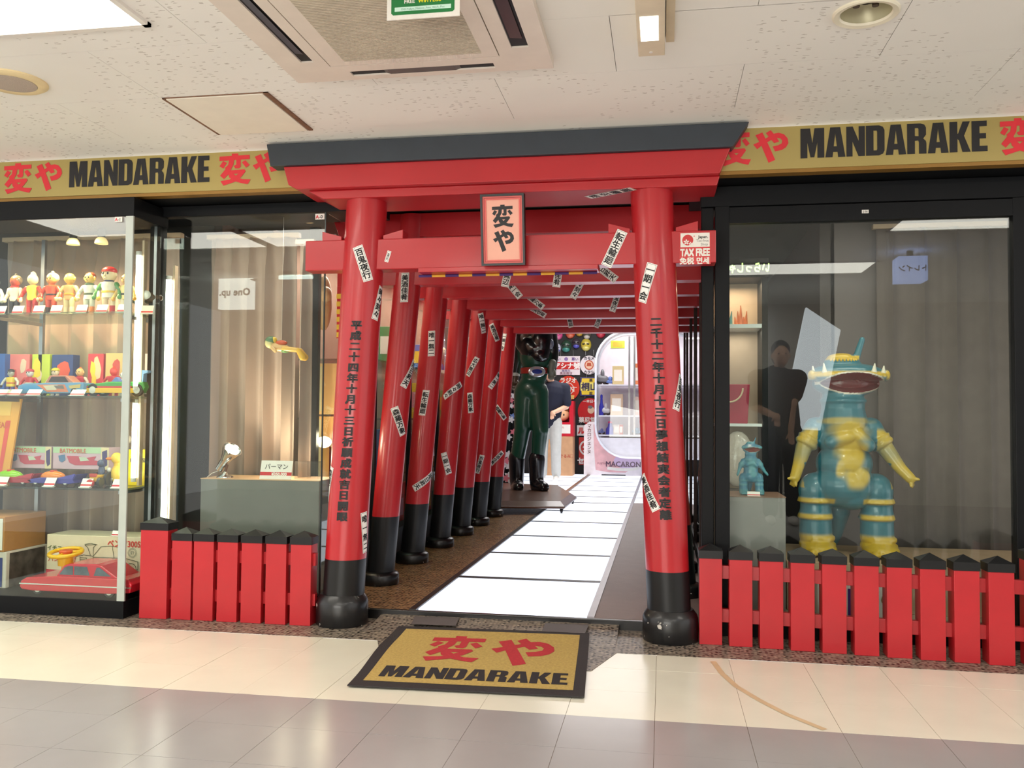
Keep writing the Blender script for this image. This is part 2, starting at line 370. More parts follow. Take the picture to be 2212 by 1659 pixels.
MB().box((-.335, .44, .0), (-.3, 11.4, ZI+.008)).build('edge_strip', mat('metal_edge', (150, 146, 150), .35, metal=.6), fi)
MB().box((-1.225, .44, .0), (-1.19, 6.4, ZI+.006)).build('edge_strip', mat('dark_edge', (38, 30, 28), .35), fi)
MB().box((-1.245, 6.4, .0), (-1.2, 11.4, ZI+.008)).build('edge_strip', mat('brown_edge', (120, 84, 62), .4), fi)
# luminous floor: glass panels on black joists
LUM = mat('luminous_glass', (238, 244, 255), .12, var=0, emit=FLOOR_E, ecol=(228, 238, 255))
lf = struct(MB().box((-2.6, .442, -.02), (.9, 11.6, .02)).build('floor_luminous', mat('joist_black', (16, 16, 18), .5)))
ys = [.447, 1.40, 2.39, 3.33, 4.35, 5.36, 6.28, 7.07, 7.95, 8.8, 9.7, 10.5, 11.4]
JB = mat('joint_strip_black', (14, 14, 16), .45)
for i in range(1, len(ys)-1):
    MB().box((-1.188, ys[i]-.032, .02), (-.337, ys[i]+.032, ZI+.001)).build('joint_strip', JB, lf)
    if i >= 6: MB().box((-2.4, ys[i]-.026, .02), (-1.25, ys[i]+.026, ZI+.001)).build('joint_strip', JB, lf); MB().box((-.298, ys[i]-.026, .02), (.62, ys[i]+.026, ZI+.001)).build('joint_strip', JB, lf)
for i in range(len(ys)-1):
    MB().box((-1.188, ys[i]+.0325, .02), (-.337, ys[i+1]-.0325, ZI)).build('panel', LUM, lf)
    if i >= 6:
        MB().box((-2.4, ys[i]+.0265, .02), (-1.25, ys[i+1]-.0265, ZI)).build('panel', LUM, lf)
        MB().box((-.298, ys[i]+.0265, .02), (.62, ys[i+1]-.0265, ZI)).build('panel', LUM, lf)
# ceiling: slab, boards with a downlight hole
ce = struct(MB().box((-6, -6.6, 2.44), (5.5, .24, 2.5)).build('ceiling', CEIL))
b0 = None
HOLE = (.678, -.878, .086)
for j in range(9):
    y1 = -.025-.478*j; y0 = y1-.478
    for k in range(-4, 4):
        x0 = .325+.957*k-(.478 if j % 2 else 0); x1 = x0+.957
        if x0 < HOLE[0] < x1 and y0 < HOLE[1] < y1:
            t = geometry.tessellate_polygon; out = [Vector((x0+.001, y0+.001, 0)), Vector((x1-.001, y0+.001, 0)), Vector((x1-.001, y1-.001, 0)), Vector((x0+.001, y1-.001, 0))]
            ring = [Vector((HOLE[0]+HOLE[2]*math.cos(-a*PI/14), HOLE[1]+HOLE[2]*math.sin(-a*PI/14), 0)) for a in range(28)]
            mb = MB().add([(v.x, v.y, ZC) for v in out+ring], [tuple(q) for q in t([out, ring])]); mb.build('board', CEIL, ce); continue
        if b0 is None:
            b0 = MB().box((-.4775, -.238, 0), (.4775, .238, .008)).build('board', CEIL, ce); o = b0
        else: o = b0.copy(); C.objects.link(o)
        o.location = ((x0+x1)/2, (y0+y1)/2, ZC)
mb = MB()
for i in range(7):
    a = i/6*PI/2; mb.v += [(-6, -.024+.225*math.sin(a)*1., ZC+.002-.02*(1-math.cos(a))), (5.5, -.024+.225*math.sin(a), ZC+.002-.02*(1-math.cos(a)))]
for i in range(6): mb.f.append((2*i, 2*i+1, 2*i+3, 2*i+2)); mb.m.append(0)
struct(mb.build('trim_1', CEIL, smooth=True))
# far side of the corridor (seen mirrored in the glass), dim
struct(MB().box((-6, -6.7, 0), (5.5, -6.6, 2.5)).build('wall_front', mat('corridor_wall', (226, 220, 208), .7)))
# soffits behind the sign bands and walls around the shop
struct(MB().box((-6, .262, 2.12), (-1.5, .9, 2.2)).build('trim_2', FRM)); struct(MB().box((.16, .262, 2.12), (5.5, .9, 2.2)).build('trim_3', FRM))
DKC = mat('dark_shop_ceiling', (40, 36, 34), .8)
struct(MB().box((-6, .9, 2.2), (5.5, 5.3, 2.25)).build('ceiling_shop', DKC)); struct(MB().box((-1.5, .5, 2.36), (.2, .9, 2.4)).build('ceiling_porch', DKC))
struct(MB().box((-3, 5.3, 2.2), (1.5, 5.36, 3.1)).build('wall_step', DKC)); struct(MB().box((-3, 5.3, 3.0), (1.5, 11.7, 3.1)).build('ceiling_back', DKC))
BKW = mat('black_back_wall', (26, 24, 26), .6)
struct(MB().box((-3, 11.6, 0), (1.5, 11.7, 3.1)).build('wall_back', BKW))
struct(MB().box((-2.75, 1.15, 0), (-2.65, 11.7, 3.1)).build('wall_left', mat('shop_side_wall', (128, 92, 74), .7)))
struct(MB().box((.92, 1.45, 0), (1.0, 11.7, 3.1)).build('wall_right', mat('shop_side_wall_r', (70, 62, 60), .7)))
struct(MB().box((-6, 1.05, 0), (-2.65, 1.15, 2.2)).build('wall_showcase', mat('dark_showcase_back', (52, 50, 50), .8)))
WG = mat('window_back_wall', (112, 104, 102), .75, var=.05, scale=2)
struct(MB().box((.98, 1.45, 0), (5.5, 1.52, 2.2)).build('wall_window', WG))
struct(MB().box((.3, .48, 0), (2.6, 1.45, .09)).build('floor_window', mat('window_floor', (150, 132, 112), .6)))
struct(MB().box((-6, .45, 0), (-1.7, 1.05, .08)).build('floor_showcase', mat('showcase_floor', (70, 66, 62), .6)))

# ================================================================== CEILING FIXTURES
PE = mat('lit_panel', (255, 250, 236), .5, var=0, emit=PANEL_E, ecol=(255, 249, 238))
def panel_light(x0, x1, y0, y1, label):
    t = thing('ceiling_light', label, 'ceiling light', ((x0+x1)/2, (y0+y1)/2, ZC), 'recessed light panels of the corridor')
    mb = MB()
    for a, b in (((x0, y0), (x1, y0+.022)), ((x0, y1-.022), (x1, y1)), ((x0, y0), (x0+.022, y1)), ((x1-.022, y0), (x1, y1))): mb.box((*a, ZC-.012), (*b, ZC))
    mb.build('frame', WHITE, t)
    MB().box((x0+.022, y0+.022, ZC-.008), (x1-.022, y1-.022, ZC-.001)).build('diffuser', PE, t)
panel_light(-2.98, -1.7, -1.78, -1.155, 'bright recessed ceiling light panel in the corner of the picture')
panel_light(-4.3, -3.02, -1.78, -1.155, 'second recessed light panel farther along past the bright corner panel')
panel_light(1.56, 2.84, -1.78, -1.155, 'recessed light panel mirrored along the top of the statue window')
panel_light(-1.9, -.6, -3.6, -3.0, 'recessed light panel over the near walkway')
panel_light(.5, 1.8, -3.6, -3.0, 'recessed light panel over the walkway behind the viewer')
# air-conditioning cassette
zc = 2.312; x0, x1, yb, yf = -1.383, -.378, -.653, -1.66
ac = thing('air_conditioner', 'square ceiling air conditioner cassette with a ribbed intake grille', 'air conditioner', (-.88, -1.15, ZC))
mb = MB()
def bar(m, a, b, z0=zc, z1=ZC): m.box((*a, z0), (*b, z1))
SL = {'l': (-1.292, -1.244, yf+.14, yb-.185), 'r': (-.503, -.442, yf+.14, yb-.2), 'f': (-1.145, -.592, yb-.08, yb-.035), 'b': (-1.145, -.592, yf+.035, yf+.08)}
gx0, gx1, gy0, gy1 = -1.196, -.56, yf+.14, yb-.137
bar(mb, (x0, yb-.035), (x1, yb)); bar(mb, (x0, yf), (x1, yf+.035)); bar(mb, (x0, yf+.035), (SL['l'][0], yb-.035)); bar(mb, (SL['r'][1], yf+.035), (x1, yb-.035))
bar(mb, (SL['l'][0], yb-.08), (SL['f'][0], yb-.035)); bar(mb, (SL['f'][1], yb-.08), (SL['r'][1], yb-.035)); bar(mb, (SL['l'][0], yf+.035), (SL['f'][0], yf+.08)); bar(mb, (SL['f'][1], yf+.035), (SL['r'][1], yf+.08))
bar(mb, (SL['l'][0], yb-.185), (SL['l'][1], yb-.08)); bar(mb, (SL['r'][0], yb-.2), (SL['r'][1], yb-.08)); bar(mb, (SL['l'][0], yf+.08), (SL['l'][1], yf+.14)); bar(mb, (SL['r'][0], yf+.08), (SL['r'][1], yf+.14))
bar(mb, (SL['l'][1], yf+.08), (gx0-.004, yb-.08)); bar(mb, (gx1+.004, yf+.08), (SL['r'][0], yb-.08)); bar(mb, (gx0-.004, gy1+.004), (gx1+.004, yb-.08)); bar(mb, (gx0-.004, yf+.08), (gx1+.004, gy0-.004))
mb.build('casing', PLAS, ac)
MB().box((x0+.06, yf+.03, zc+.0065), (x1-.06, yb-.03, ZC-.001)).build('slot_shade_plate', mat('slot_shade_black', (14, 14, 15), .6), ac)  # near-flush black plate: the shade inside the slots is put into its colour
LV = mat('louvre_grey', (66, 64, 78), .45)
for k in 'lr':
    a = SL[k]; MB().add([(a[0]+.006, a[2]+.06, zc+.006), (a[1]-.012, a[2]+.06, zc+.001), (a[1]-.012, a[3]-.07, zc+.001), (a[0]+.006, a[3]-.07, zc+.006)], [(0, 1, 2, 3)]).build('louvre', LV if k == 'l' else mat('louvre_dark', (58, 56, 60), .3), ac)
a = SL['f']; MB().prism([(a[0]+.13, zc+.006), (a[1]-.13, zc+.006), (a[1]-.15, zc), (a[0]+.15, zc)], a[2]+.002, a[3]-.002).build('louvre', mat('louvre_mid', (96, 92, 88), .5), ac)
mb = MB(); bar(mb, (gx0, gy0), (gx0+.066, gy1)); bar(mb, (gx1-.056, gy0), (gx1, gy1)); bar(mb, (gx0+.066, gy1-.035), (gx1-.056, gy1)); bar(mb, (gx0+.066, gy0), (gx1-.056, gy0+.035))
gf = mb.build('intake_grille', PLAS, ac)
s0 = None; y = gy0+.04
while y < gy1-.038:                                        # each rib of the intake grille
    if s0 is None: s0 = MB().box((gx0+.066, -.0027, zc-.001), (gx1-.056, .0027, zc+.0048)).build('slat', mat('grille_rib', (206, 194, 172), .5), gf); s0.location = (0, y, 0)
    else: o = s0.copy(); C.objects.link(o); o.location = (0, y, 0)
    y += .0108
for o in gf.children: o.location.y -= 0
OFFY = Vector((-.88, -1.15, ZC))
MB().box((gx0+.05, gy0+.02, zc+.005), (gx1-.04, gy1-.02, zc+.0062)).build('filter', mat('filter_dust', (128, 112, 88), .8), gf)
# Wi-Fi notice hanging below it
p = P(836, 45, y=-1.3); q = P(993, 44, y=-1.3); wx0, wx1, wz = p.x, q.x, p.z; wz1 = wz+.15
wf = thing('hanging_notice', 'white hanging card with a green wireless network panel under the air conditioner', 'sign', ((wx0+wx1)/2, -1.3, wz))
MB().box((wx0, -1.302, wz), (wx1, -1.298, wz1)).build('card', PAPER, wf)
mb = MB(); r = .006; gx = (wx0+.014, wx1-.016); gz = (wz+.014, wz1-.014)
mb.flat([(gx[0]+r, gz[0]), (gx[1]-r, gz[0]), (gx[1], gz[0]+r), (gx[1], gz[1]-r), (gx[1]-r, gz[1]), (gx[0]+r, gz[1]), (gx[0], gz[1]-r), (gx[0], gz[0]+r)], -1.3026); mb.build('green_panel', mat('green_print', (32, 122, 62), .5), wf)
MB().flat([(gx[0]+.011, gz[0]+.011), (gx[1]-.011, gz[0]+.011), (gx[1]-.011, gz[0]+.024), (gx[0]+.011, gz[0]+.024)], -1.303).build('name_strip', mat('pale_green_print', (206, 240, 222), .5), wf)
cxw = (gx[0]+gx[1])/2
word('SSID:Tokyo_Nakano_Free_Wi-Fi_Plus', cxw, gz[0]+.0175, .0088, .0, mapf=at_y(-1.3034)).build('lettering', mat('teal_ink', (96, 150, 130), .5), wf)
word('FREE', cxw-.042, gz[0]+.041, .0165, .03, mapf=at_y(-1.3034)).build('lettering', PAPER, wf)
word('WiFi PLUS', cxw+.022, gz[0]+.041, .0165, .03, mapf=at_y(-1.3034)).build('lettering', mat('yellow_ink', (244, 232, 40), .5), wf)
mb = MB(); mb.cyl((wx0+.03, -1.3, wz1), (wx0+.03, -1.3, zc), .0012, n=6); mb.cyl((wx1-.03, -1.3, wz1), (wx1-.03, -1.3, zc), .0012, n=6); mb.build('hanging_wire', STEEL, wf)
# access hatch
hx0, hx1, hy0, hy1 = -2.057, -1.583, -.502, -.022
ht = thing('access_hatch', 'square beige ceiling access hatch with brown worn edges', 'hatch', (-1.82, -.26, ZC))
MB().box((hx0+.016, hy0+.005, ZC-.008), (hx1-.024, hy1-.005, ZC)).build('hatch_panel', mat('hatch_beige', (246, 239, 222), .8, var=.02), ht)
BRE = mat('worn_brown_edge', (128, 92, 68), .8, var=.25, scale=30)
MB().box((hx0, hy0, ZC-.006), (hx0+.012, hy1, ZC)).build('edge', BRE, ht); MB().box((hx1-.02, hy0, ZC-.006), (hx1, hy1, ZC)).build('edge', BRE, ht)
MB().box((hx0, hy0, ZC-.004), (hx1, hy0+.004, ZC)).build('edge', BRE, ht); MB().box((hx0, hy1-.004, ZC-.004), (hx1, hy1, ZC)).build('edge', BRE, ht)
# speaker, downlight, emergency lamp
sp = thing('ceiling_speaker', 'round cream ceiling speaker with a grey grille', 'speaker', (-2.555, -.765, ZC))
MB().lathe([(.134, 0), (.134, -.006), (.118, -.016), (.094, -.012), (.094, 0)], (-2.555, -.765, ZC), 36).build('rim', mat('aged_cream', (236, 216, 168), .5), sp, smooth=True)
MB().lathe([(.093, 0), (.093, -.013), (.05, -.017), (.0, -.018)], (-2.555, -.765, ZC), 30).build('grille', mat('speaker_mesh', (186, 172, 158), .7, var=.2, scale=400), sp, smooth=True)
dl = thing('downlight', 'round recessed downlight fitting switched off', 'downlight', (HOLE[0], HOLE[1], ZC))
MB().lathe([(.086, .0), (.105, .0), (.105, -.006), (.1, -.01), (.084, -.007), (.08, .0)], (HOLE[0], HOLE[1], ZC), 36, caps=False).build('rim', mat('fitting_cream', (240, 232, 208), .4), dl, smooth=True)
mb = MB(); n = 32
for r, z in ((.085, 0), (.078, .03), (.062, .062), (.03, .08), (.002, .085)):
    mb.v += [(HOLE[0]+r*math.cos(2*PI*i/n), HOLE[1]+r*math.sin(2*PI*i/n), ZC+z) for i in range(n)]
for j in range(4):
    for i in range(n): mb.f.append((j*n+i, (j+1)*n+i, (j+1)*n+(i+1) % n, j*n+(i+1) % n)); mb.m.append(0)
mb.build('reflector', mat('olive_reflector', (190, 182, 148), .35, metal=.2), dl, smooth=True)
mb = MB(); mb.cyl((HOLE[0], HOLE[1], ZC+.085), (HOLE[0], HOLE[1], ZC+.03), .012, n=12); mb.box((HOLE[0]-.035, HOLE[1]-.006, ZC+.03), (HOLE[0]+.035, HOLE[1]+.006, ZC+.05)); mb.cyl((HOLE[0]-.03, HOLE[1], ZC+.055), (HOLE[0]-.03, HOLE[1], ZC+.02), .011); mb.cyl((HOLE[0]+.03, HOLE[1], ZC+.055), (HOLE[0]+.03, HOLE[1], ZC+.02), .011)
mb.build('lamp_holder', mat('holder_brown', (84, 70, 58), .5), dl)
em = thing('emergency_light', 'slim ceiling emergency lamp with a lit square window', 'emergency light', (0, -1.1, ZC))
MB().box((-.062, -1.45, 2.287), (.03, -.77, ZC)).build('housing', mat('lamp_housing', (226, 212, 184), .45), em, bevel=.003)
MB().box((.034, -1.45, 2.325), (.062, -.79, ZC)).build('backing_plate', mat('backing', (214, 200, 170), .5), em)
MB().box((-.05, -1.085, 2.2855), (.009, -.9, 2.2875)).build('lamp_window', mat('lamp_lit', (255, 252, 230), .4, var=0, emit=2.6, ecol=(255, 252, 240)), em, bevel=.001)
MB().cyl((-.018, -.805, 2.288), (-.018, -.805, 2.285), .006, n=12).build('test_button', WHITE, em)

# ================================================================== SHOP SIGNS
def sign(x0, x1, items, label):
    t = thing('shop_sign', label, 'sign', ((x0+x1)/2, .2, 2.12))
    MB().box((x0, .2, 2.136), (x1, .232, 2.34)).build('board', GOLD, t, bevel=.002)
    MB().box((x0, .205, 2.12), (x1, .262, 2.136)).build('bottom_edge', mat('gold_edge', (150, 112, 52), .35, metal=.4), t)
    MB().box((x0, .196, 2.34), (x1, .232, 2.352)).build('top_rail', mat('grey_rail', (150, 148, 136), .5), t)
    for kind, a, b in items:
        mb = kind(a, b); mb.build('lettering', LRED if kind is redk else LBLK, t)
def bx(a, b): p, q = P(*a, y=.1985), P(*b, y=.1985); return (p.x, min(p.z, q.z), q.x, max(p.z, q.z))
def redk(a, b):
    ch, (u0, z0, u1, z1) = a, b; return logo(HEN if ch == 'h' else YA, (u0, z0, u1, z1), mapf=at_y(.1985))
def blk(a, b): return heavy('MANDARAKE', b, mapf=at_y(.1985))
ZL = (2.158, 2.318)
def X(u, v): return P(u, v, y=.2).x
sign(-6, -1.6, [(redk, 'h', (X(9, 380), ZL[0], X(70, 380), ZL[1])), (redk, 'y', (X(75, 380), ZL[0]+.008, X(134, 380), ZL[1])), (blk, '', (X(150, 380), ZL[0]+.022, X(453, 372), ZL[1]-.004)),
      (redk, 'h', (X(474, 370), ZL[0], X(542, 368), ZL[1])), (redk, 'y', (X(546, 368), ZL[0]+.008, X(610, 365), ZL[1])), (blk, '', (X(-330, 390), ZL[0]+.022, X(-12, 380), ZL[1]-.004))],
     'long gold shop sign with red and black lettering above the toy showcases')
sign(.12, 5, [(redk, 'h', (X(1555, 310), ZL[0], X(1622, 310), ZL[1])), (redk, 'y', (X(1627, 310), ZL[0]+.008, X(1703, 310), ZL[1]-.004)), (blk, '', (X(1729, 310), ZL[0]+.022, X(2133, 300), ZL[1]-.004)),
      (redk, 'h', (X(2160, 300), ZL[0], X(2240, 300), ZL[1])), (redk, 'y', (X(2246, 300), ZL[0], X(2326, 300), ZL[1]))],
     'gold shop sign with red and black lettering above the monster window')

# ================================================================== THE GATES
def leanx(xc, k): return lambda z: xc+k*z
STK = mat('sticker_paper', (252, 250, 244), .55, var=.02)
class Pillar:
    def __init__(s, xb, k, y, r): s.xb, s.k, s.y, s.r = xb, k, y, r
    def pt(s, th, z, e): return (s.xb+s.k*z+(s.r+e)*math.sin(th), s.y-(s.r+e)*math.cos(th), z)
    def hit(s, u, v):
        y = s.y-s.r*.8
        for _ in range(6):
            p = P(u, v, y=y); dx = max(-s.r*.97, min(s.r*.97, p.x-(s.xb+s.k*p.z))); y = s.y-math.sqrt(s.r*s.r-dx*dx)
        return math.asin(dx/s.r), p.z
def pillar(gate, pl, zblack, ztop, ring, z0, label=None):
    n = 40
    o = MB().lathe([(pl.r, zblack), (pl.r, ztop)], (pl.xb, pl.y, 0), n, shear=pl.k).build('pillar', RED, gate, smooth=True)
    MB().lathe([(pl.r+.0005, z0), (pl.r+.0005, zblack)], (pl.xb, pl.y, 0), n, shear=pl.k).build('black_foot', BLK, o, smooth=True)
    h = ring[1]
    MB().lathe([(ring[0]-.004, z0), (ring[0], z0+.006), (ring[0], z0+h*.72), (ring[0]-.006, z0+h*.84), (pl.r+.004, z0+h)], (pl.xb+pl.k*z0, pl.y, 0), n).build('base_ring', BLKR, o, smooth=True)
    return o
def chipped():
    m = mat('black_paint_chipped', (17, 17, 19), .38, coat=.2); nt = m.node_tree; b = nt.nodes['Principled BSDF']; L = nt.links.new
    ramp = [n for n in nt.nodes if n.type == 'VALTORGB'][0]; g = [n for n in nt.nodes if n.type == 'NEW_GEOMETRY'][0]
    n = nt.nodes.new('ShaderNodeTexNoise'); n.inputs['Scale'].default_value = 26; n.inputs['Detail'].default_value = 5; L(g.outputs['Position'], n.inputs['Vector'])
    r = nt.nodes.new('ShaderNodeValToRGB'); r.color_ramp.elements[0].position = .685; r.color_ramp.elements[1].position = .70; L(n.outputs['Fac'], r.inputs['Fac'])
    mx = nt.nodes.new('ShaderNodeMix'); mx.data_type = 'RGBA'; L(r.outputs['Color'], mx.inputs[0]); L(ramp.outputs['Color'], mx.inputs[6]); mx.inputs[7].default_value = lin((196, 190, 182)); L(mx.outputs[2], b.inputs['Base Color'])
    return m
BLKR = chipped()
def sticker_map(gate, mapf, rot, text, L=.172, Wd=.045, lift=.001, glyph_lift=.0035, small=False):
    """mapf(a,b,e): a across, b up in metres from the sticker centre, e height above the surface"""
    cr, sr = math.cos(rot), math.sin(rot)
    def f(a, b, e): return mapf(a*cr-b*sr, a*sr+b*cr, e)
    mb = MB(); na, nb = 6, 14
    for j in range(nb+1):
        for i in range(na+1): mb.v.append(f((i/na-.5)*Wd, (j/nb-.5)*L, lift))
    for j in range(nb):
        for i in range(na): q = j*(na+1)+i; mb.f.append((q, q+1, q+na+2, q+na+1)); mb.m.append(0)
    o = mb.build('sticker', STK, gate, smooth=True)
    mb = MB(); w = .0012; a0, b0 = Wd/2-.004, L/2-.004
    def seg(p, q):
        n = 8; d = Vector((q[0]-p[0], q[1]-p[1])); d.normalize(); nx, nz = -d.y*w/2, d.x*w/2; base = len(mb.v)
        for i in range(n+1):
            t = i/n; a, b = p[0]+(q[0]-p[0])*t, p[1]+(q[1]-p[1])*t
            mb.v += [f(a-nx, b-nz, lift+.0006), f(a+nx, b+nz, lift+.0006)]
        for i in range(n): k = base+2*i; mb.f.append((k, k+2, k+3, k+1)); mb.m.append(0)
    seg((-a0, -b0), (a0, -b0)); seg((a0, -b0), (a0, b0)); seg((a0, b0), (-a0, b0)); seg((-a0, b0), (-a0, -b0))
    n = len(text); sz = min((L-.024)/n, Wd*.82)
    word(text, 0, 0, sz*1.02, .022, True, (L-.022)/n/sz/1.02, 1, mapf=lambda a, b: f(a, b, glyph_lift), mb=mb)
    mb.build('lettering', INK, o)
def stick_pillar(gate, pl, u, v, deg, text, **k):
    th, z = pl.hit(u, v)
    sticker_map(gate, lambda a, b, e: pl.pt(th+a/pl.r, z+b, e), math.radians(deg), text, **k)
def stick_face(gate, y, u, v, deg, text, **k):
    p = P(u, v, y=y); sticker_map(gate, lambda a, b, e: (p.x+a, y-e, p.z+b), math.radians(deg), text, glyph_lift=.0018, **k)
def beam(gate, name, poly, y0, y1, m, bev=.004): return MB().prism(poly, y0, y1).build(name, m, gate, bevel=bev)
def wedges(gate, xs, z, y0, y1):
    for x, d in xs: MB().prism([(x, z), (x+d*.1, z), (x+d*.1, z+.045), (x, z+.018)] if d > 0 else [(x-.1, z), (x, z), (x, z+.018), (x-.1, z+.045)], y0, y1).build('wedge', RED, gate, bevel=.002)
GY = .285
g = thing('torii_gate', 'front red torii gate carrying the framed name plaque, largest of the row', 'torii gate', (-.725, GY, 0), 'red torii gates lining the entrance')
PLF = Pillar(-1.519, .047, GY, .1); PRF = Pillar(.060, -.043, GY, .0985)
pl_o = pillar(g, PLF, .32, 2.08, (.126, .148), .002); pr_o = pillar(g, PRF, .32, 2.08, (.126, .142), .002)
q = lambda u, v, y: (P(u, v, y=y).x, P(u, v, y=y).z)
beam(g, 'dark_roof_beam', [(-1.860, 2.223), (.329, 2.223), (.401, 2.332), (-1.881, 2.332)], .12, .52, NAVY)
beam(g, 'upper_beam', [(-1.73, 2.111), (.274, 2.111), (.320, 2.223), (-1.80, 2.223), (-1.774, 2.134)], .14, .5, RED)
beam(g, 'lower_beam', [(-1.61, 2.068), (.264, 2.068), (.277, 2.111), (-1.69, 2.111)], .182, .48, RED)
beam(g, 'tie_beam', [(-1.72, 1.727), (.263, 1.727), (.263, 1.876), (-1.72, 1.876)], .235, .335, RED)
wedges(g, [(-1.44+.118, 1), (-1.535, -1), (-.128+.0, -1), (.082, 1)], 1.876, .24, .33)
beam(g, 'under_strip', [(P(905, 590, y=.24).x, 1.707), (P(1292, 585, y=.24).x, 1.707), (P(1292, 585, y=.24).x, 1.729), (P(905, 590, y=.24).x, 1.729)], .225, .345, RED, .002)
def text_pillar(o, pl, s, u0, v0, u1, v1):
    th0, z0 = pl.hit(u0, v0); th1, z1 = pl.hit(u1, v1); n = len(s); mb = MB()
    for i, ch in enumerate(s):
        t = i/(n-1); th, z = th0+(th1-th0)*t, z0+(z1-z0)*t
        word(ch, 0, 0, .053, .042, mapf=lambda a, b: pl.pt(th+a/pl.r, z+b*.86, .0042), mb=mb)
    mb.build('lettering', LBLK, o)
text_pillar(pl_o, PLF, '平成二十四年十月十三日祈願成就吉日開眼', 770, 702, 739, 1116)
text_pillar(pr_o, PRF, '二千十二年十月十三日夢想結実会者定離', 1417, 695, 1438, 1112)
stick_pillar(g, PLF, 784, 569, 21, '百鬼夜行', L=.178, Wd=.05)
stick_pillar(g, PLF, 821, 655, -14, '時々刻々'); stick_pillar(g, PLF, 712, 1045, -14, '森羅万象'); stick_pillar(g, PLF, 790, 1150, 9, '唯一無二', L=.2)
stick_pillar(g, PRF, 1397, 611, -19, '一期一会', L=.185, Wd=.048); stick_pillar(g, PRF, 1400, 1064, 28, '美酒佳肴', L=.178); stick_pillar(g, PRF, 1467, 848, -20, '百鬼夜行')
stick_face(g, .235, 1327, 537, -25, '転生輪廻', L=.18, Wd=.05); stick_face(g, .235, 838, 554, -17, '森羅万象', L=.056, Wd=.02)
p = P(1318, 417, z=2.068); sticker_map(g, lambda a, b, e: (p.x+a, p.y+b, 2.068-e), math.radians(58), '転生輪廻', L=.26, Wd=.06, glyph_lift=.0018)
# plaque, tax-free plate, striped valance: fixed to the gate's front
pq = thing('name_plaque', 'framed plaque with two black characters on pale pink, on the front gate', 'plaque', (-.71, .15, 1.73))
Mq = Matrix.Translation((-.7135, .205, 1.73)) @ Matrix.Rotation(math.radians(9), 4, 'X')
def pqb(a, b, nm, m, bev=0): return MB().box(a, b, Mq).build(nm, m, pq, bevel=bev)
w = .1015; h = .325
pqb((-w, -.02, 0), (w, .006, h), 'back_panel', mat('plaque_pink', (240, 176, 154), .55, var=.03))
def ringbox(nm, i0, i1, y0, y1, m):
    mb = MB(); a, b = w-i0, w-i1
    mb.box((-a, y0, i0), (a, y1, i1), Mq); mb.box((-a, y0, h-i1), (a, y1, h-i0), Mq); mb.box((-a, y0, i1), (-b, y1, h-i1), Mq); mb.box((b, y0, i1), (a, y1, h-i1), Mq); mb.build(nm, m, pq)
ringbox('frame', -.002, .008, -.032, .008, BLK); ringbox('inner_frame', .008, .0145, -.026, 0, mat('salmon_frame', (222, 92, 84), .45)); ringbox('inner_frame', .0145, .0165, -.023, 0, mat('frame_line', (150, 20, 24), .5)); ringbox('inner_frame', .0165, .024, -.024, 0, mat('salmon_frame', (222, 92, 84), .45))
fq = lambda x, z: tuple(Mq @ Vector((x, -.0206, z)))
logo(HEN, (-.05, .172, .052, .278), mapf=fq).build('lettering', LBLK, pq); logo(YA, (-.048, .06, .052, .164), mapf=fq).build('lettering', LBLK, pq)
a, b = P(1470, 504, y=.232), P(1533, 571, y=.232)
tx = thing('tax_free_plate', 'small red and white tax free notice on the end of the tie beam', 'sign', ((a.x+b.x)/2, .232, b.z))
MB().box((a.x-.004, .2335, b.z+.002), (b.x+.004, .235, a.z+.002)).build('plate', mat('notice_red', (208, 40, 44), .25, coat=.5), tx)
cw = b.x-a.x; chh = a.z-b.z
T = lambda fx, fz: (a.x+fx*cw, b.z+fz*chh)
MB().flat([T(0, .56), T(1, .56), T(1, 1), T(0, 1)], .233).build('white_panel', PAPER, tx)
mb = MB(); c0 = T(.25, .78)
mb.flat([(c0[0]+.19*cw*math.cos(i*PI/12), c0[1]+.19*cw*math.sin(i*PI/12)) for i in range(24)], .2326); mb.flat([(T(.47+.03*math.cos(i*PI/4), .9+.014*math.sin(i*PI/4))) for i in range(8)], .2326); mb.build('emblem', mat('notice_red', (208, 40, 44)), tx)
mb = MB()
for (fx, fz, r) in ((.2, .72, .1), (.345, .66, .07)):
    c1 = T(fx, fz)
    for k in range(5):
        t = PI/2+k*2*PI/5; e = (c1[0]+.58*r*cw*math.cos(t), c1[1]+.58*r*cw*math.sin(t))
        mb.flat([(e[0]+r*cw*(.42*math.cos(s)*math.cos(t)-.26*math.sin(s)*math.sin(t)), e[1]+r*cw*(.42*math.cos(s)*math.sin(t)+.26*math.sin(s)*math.cos(t))) for s in [i*PI/5 for i in range(10)]], .2322)
mb.build('blossom', PAPER, tx)
mf = at_y(.2324); t = T(.78, .88); mb = word('Japan.', *t, .019, .02, mapf=mf); mb.build('lettering', INK, tx)
mb = word('Tax-free', *T(.755, .76), .0165, 0, mapf=mf); word('Shop', *T(.82, .645), .0165, 0, mapf=mf, mb=mb); mb.build('lettering', mat('grey_ink', (110, 106, 104), .6), tx)
mb = word('TAX FREE', *T(.5, .4), .046, .045, sx=.66, mapf=mf); word('免税', *T(.22, .125), .033, .03, mapf=mf, mb=mb); word('면세', *T(.77, .125), .033, .03, mapf=mf, mb=mb); mb.build('lettering', PAPER, tx)
sv = MB(); x0v, x1v = P(905, 590, y=.3).x, P(1290, 585, y=.3).x; nst = 13
for i in range(nst): sv.mi(i % 2).cyl((x0v+(x1v-x0v)*i/nst, .3, 1.7005), (x0v+(x1v-x0v)*(i+1)/nst, .3, 1.7005), .0065, n=10)
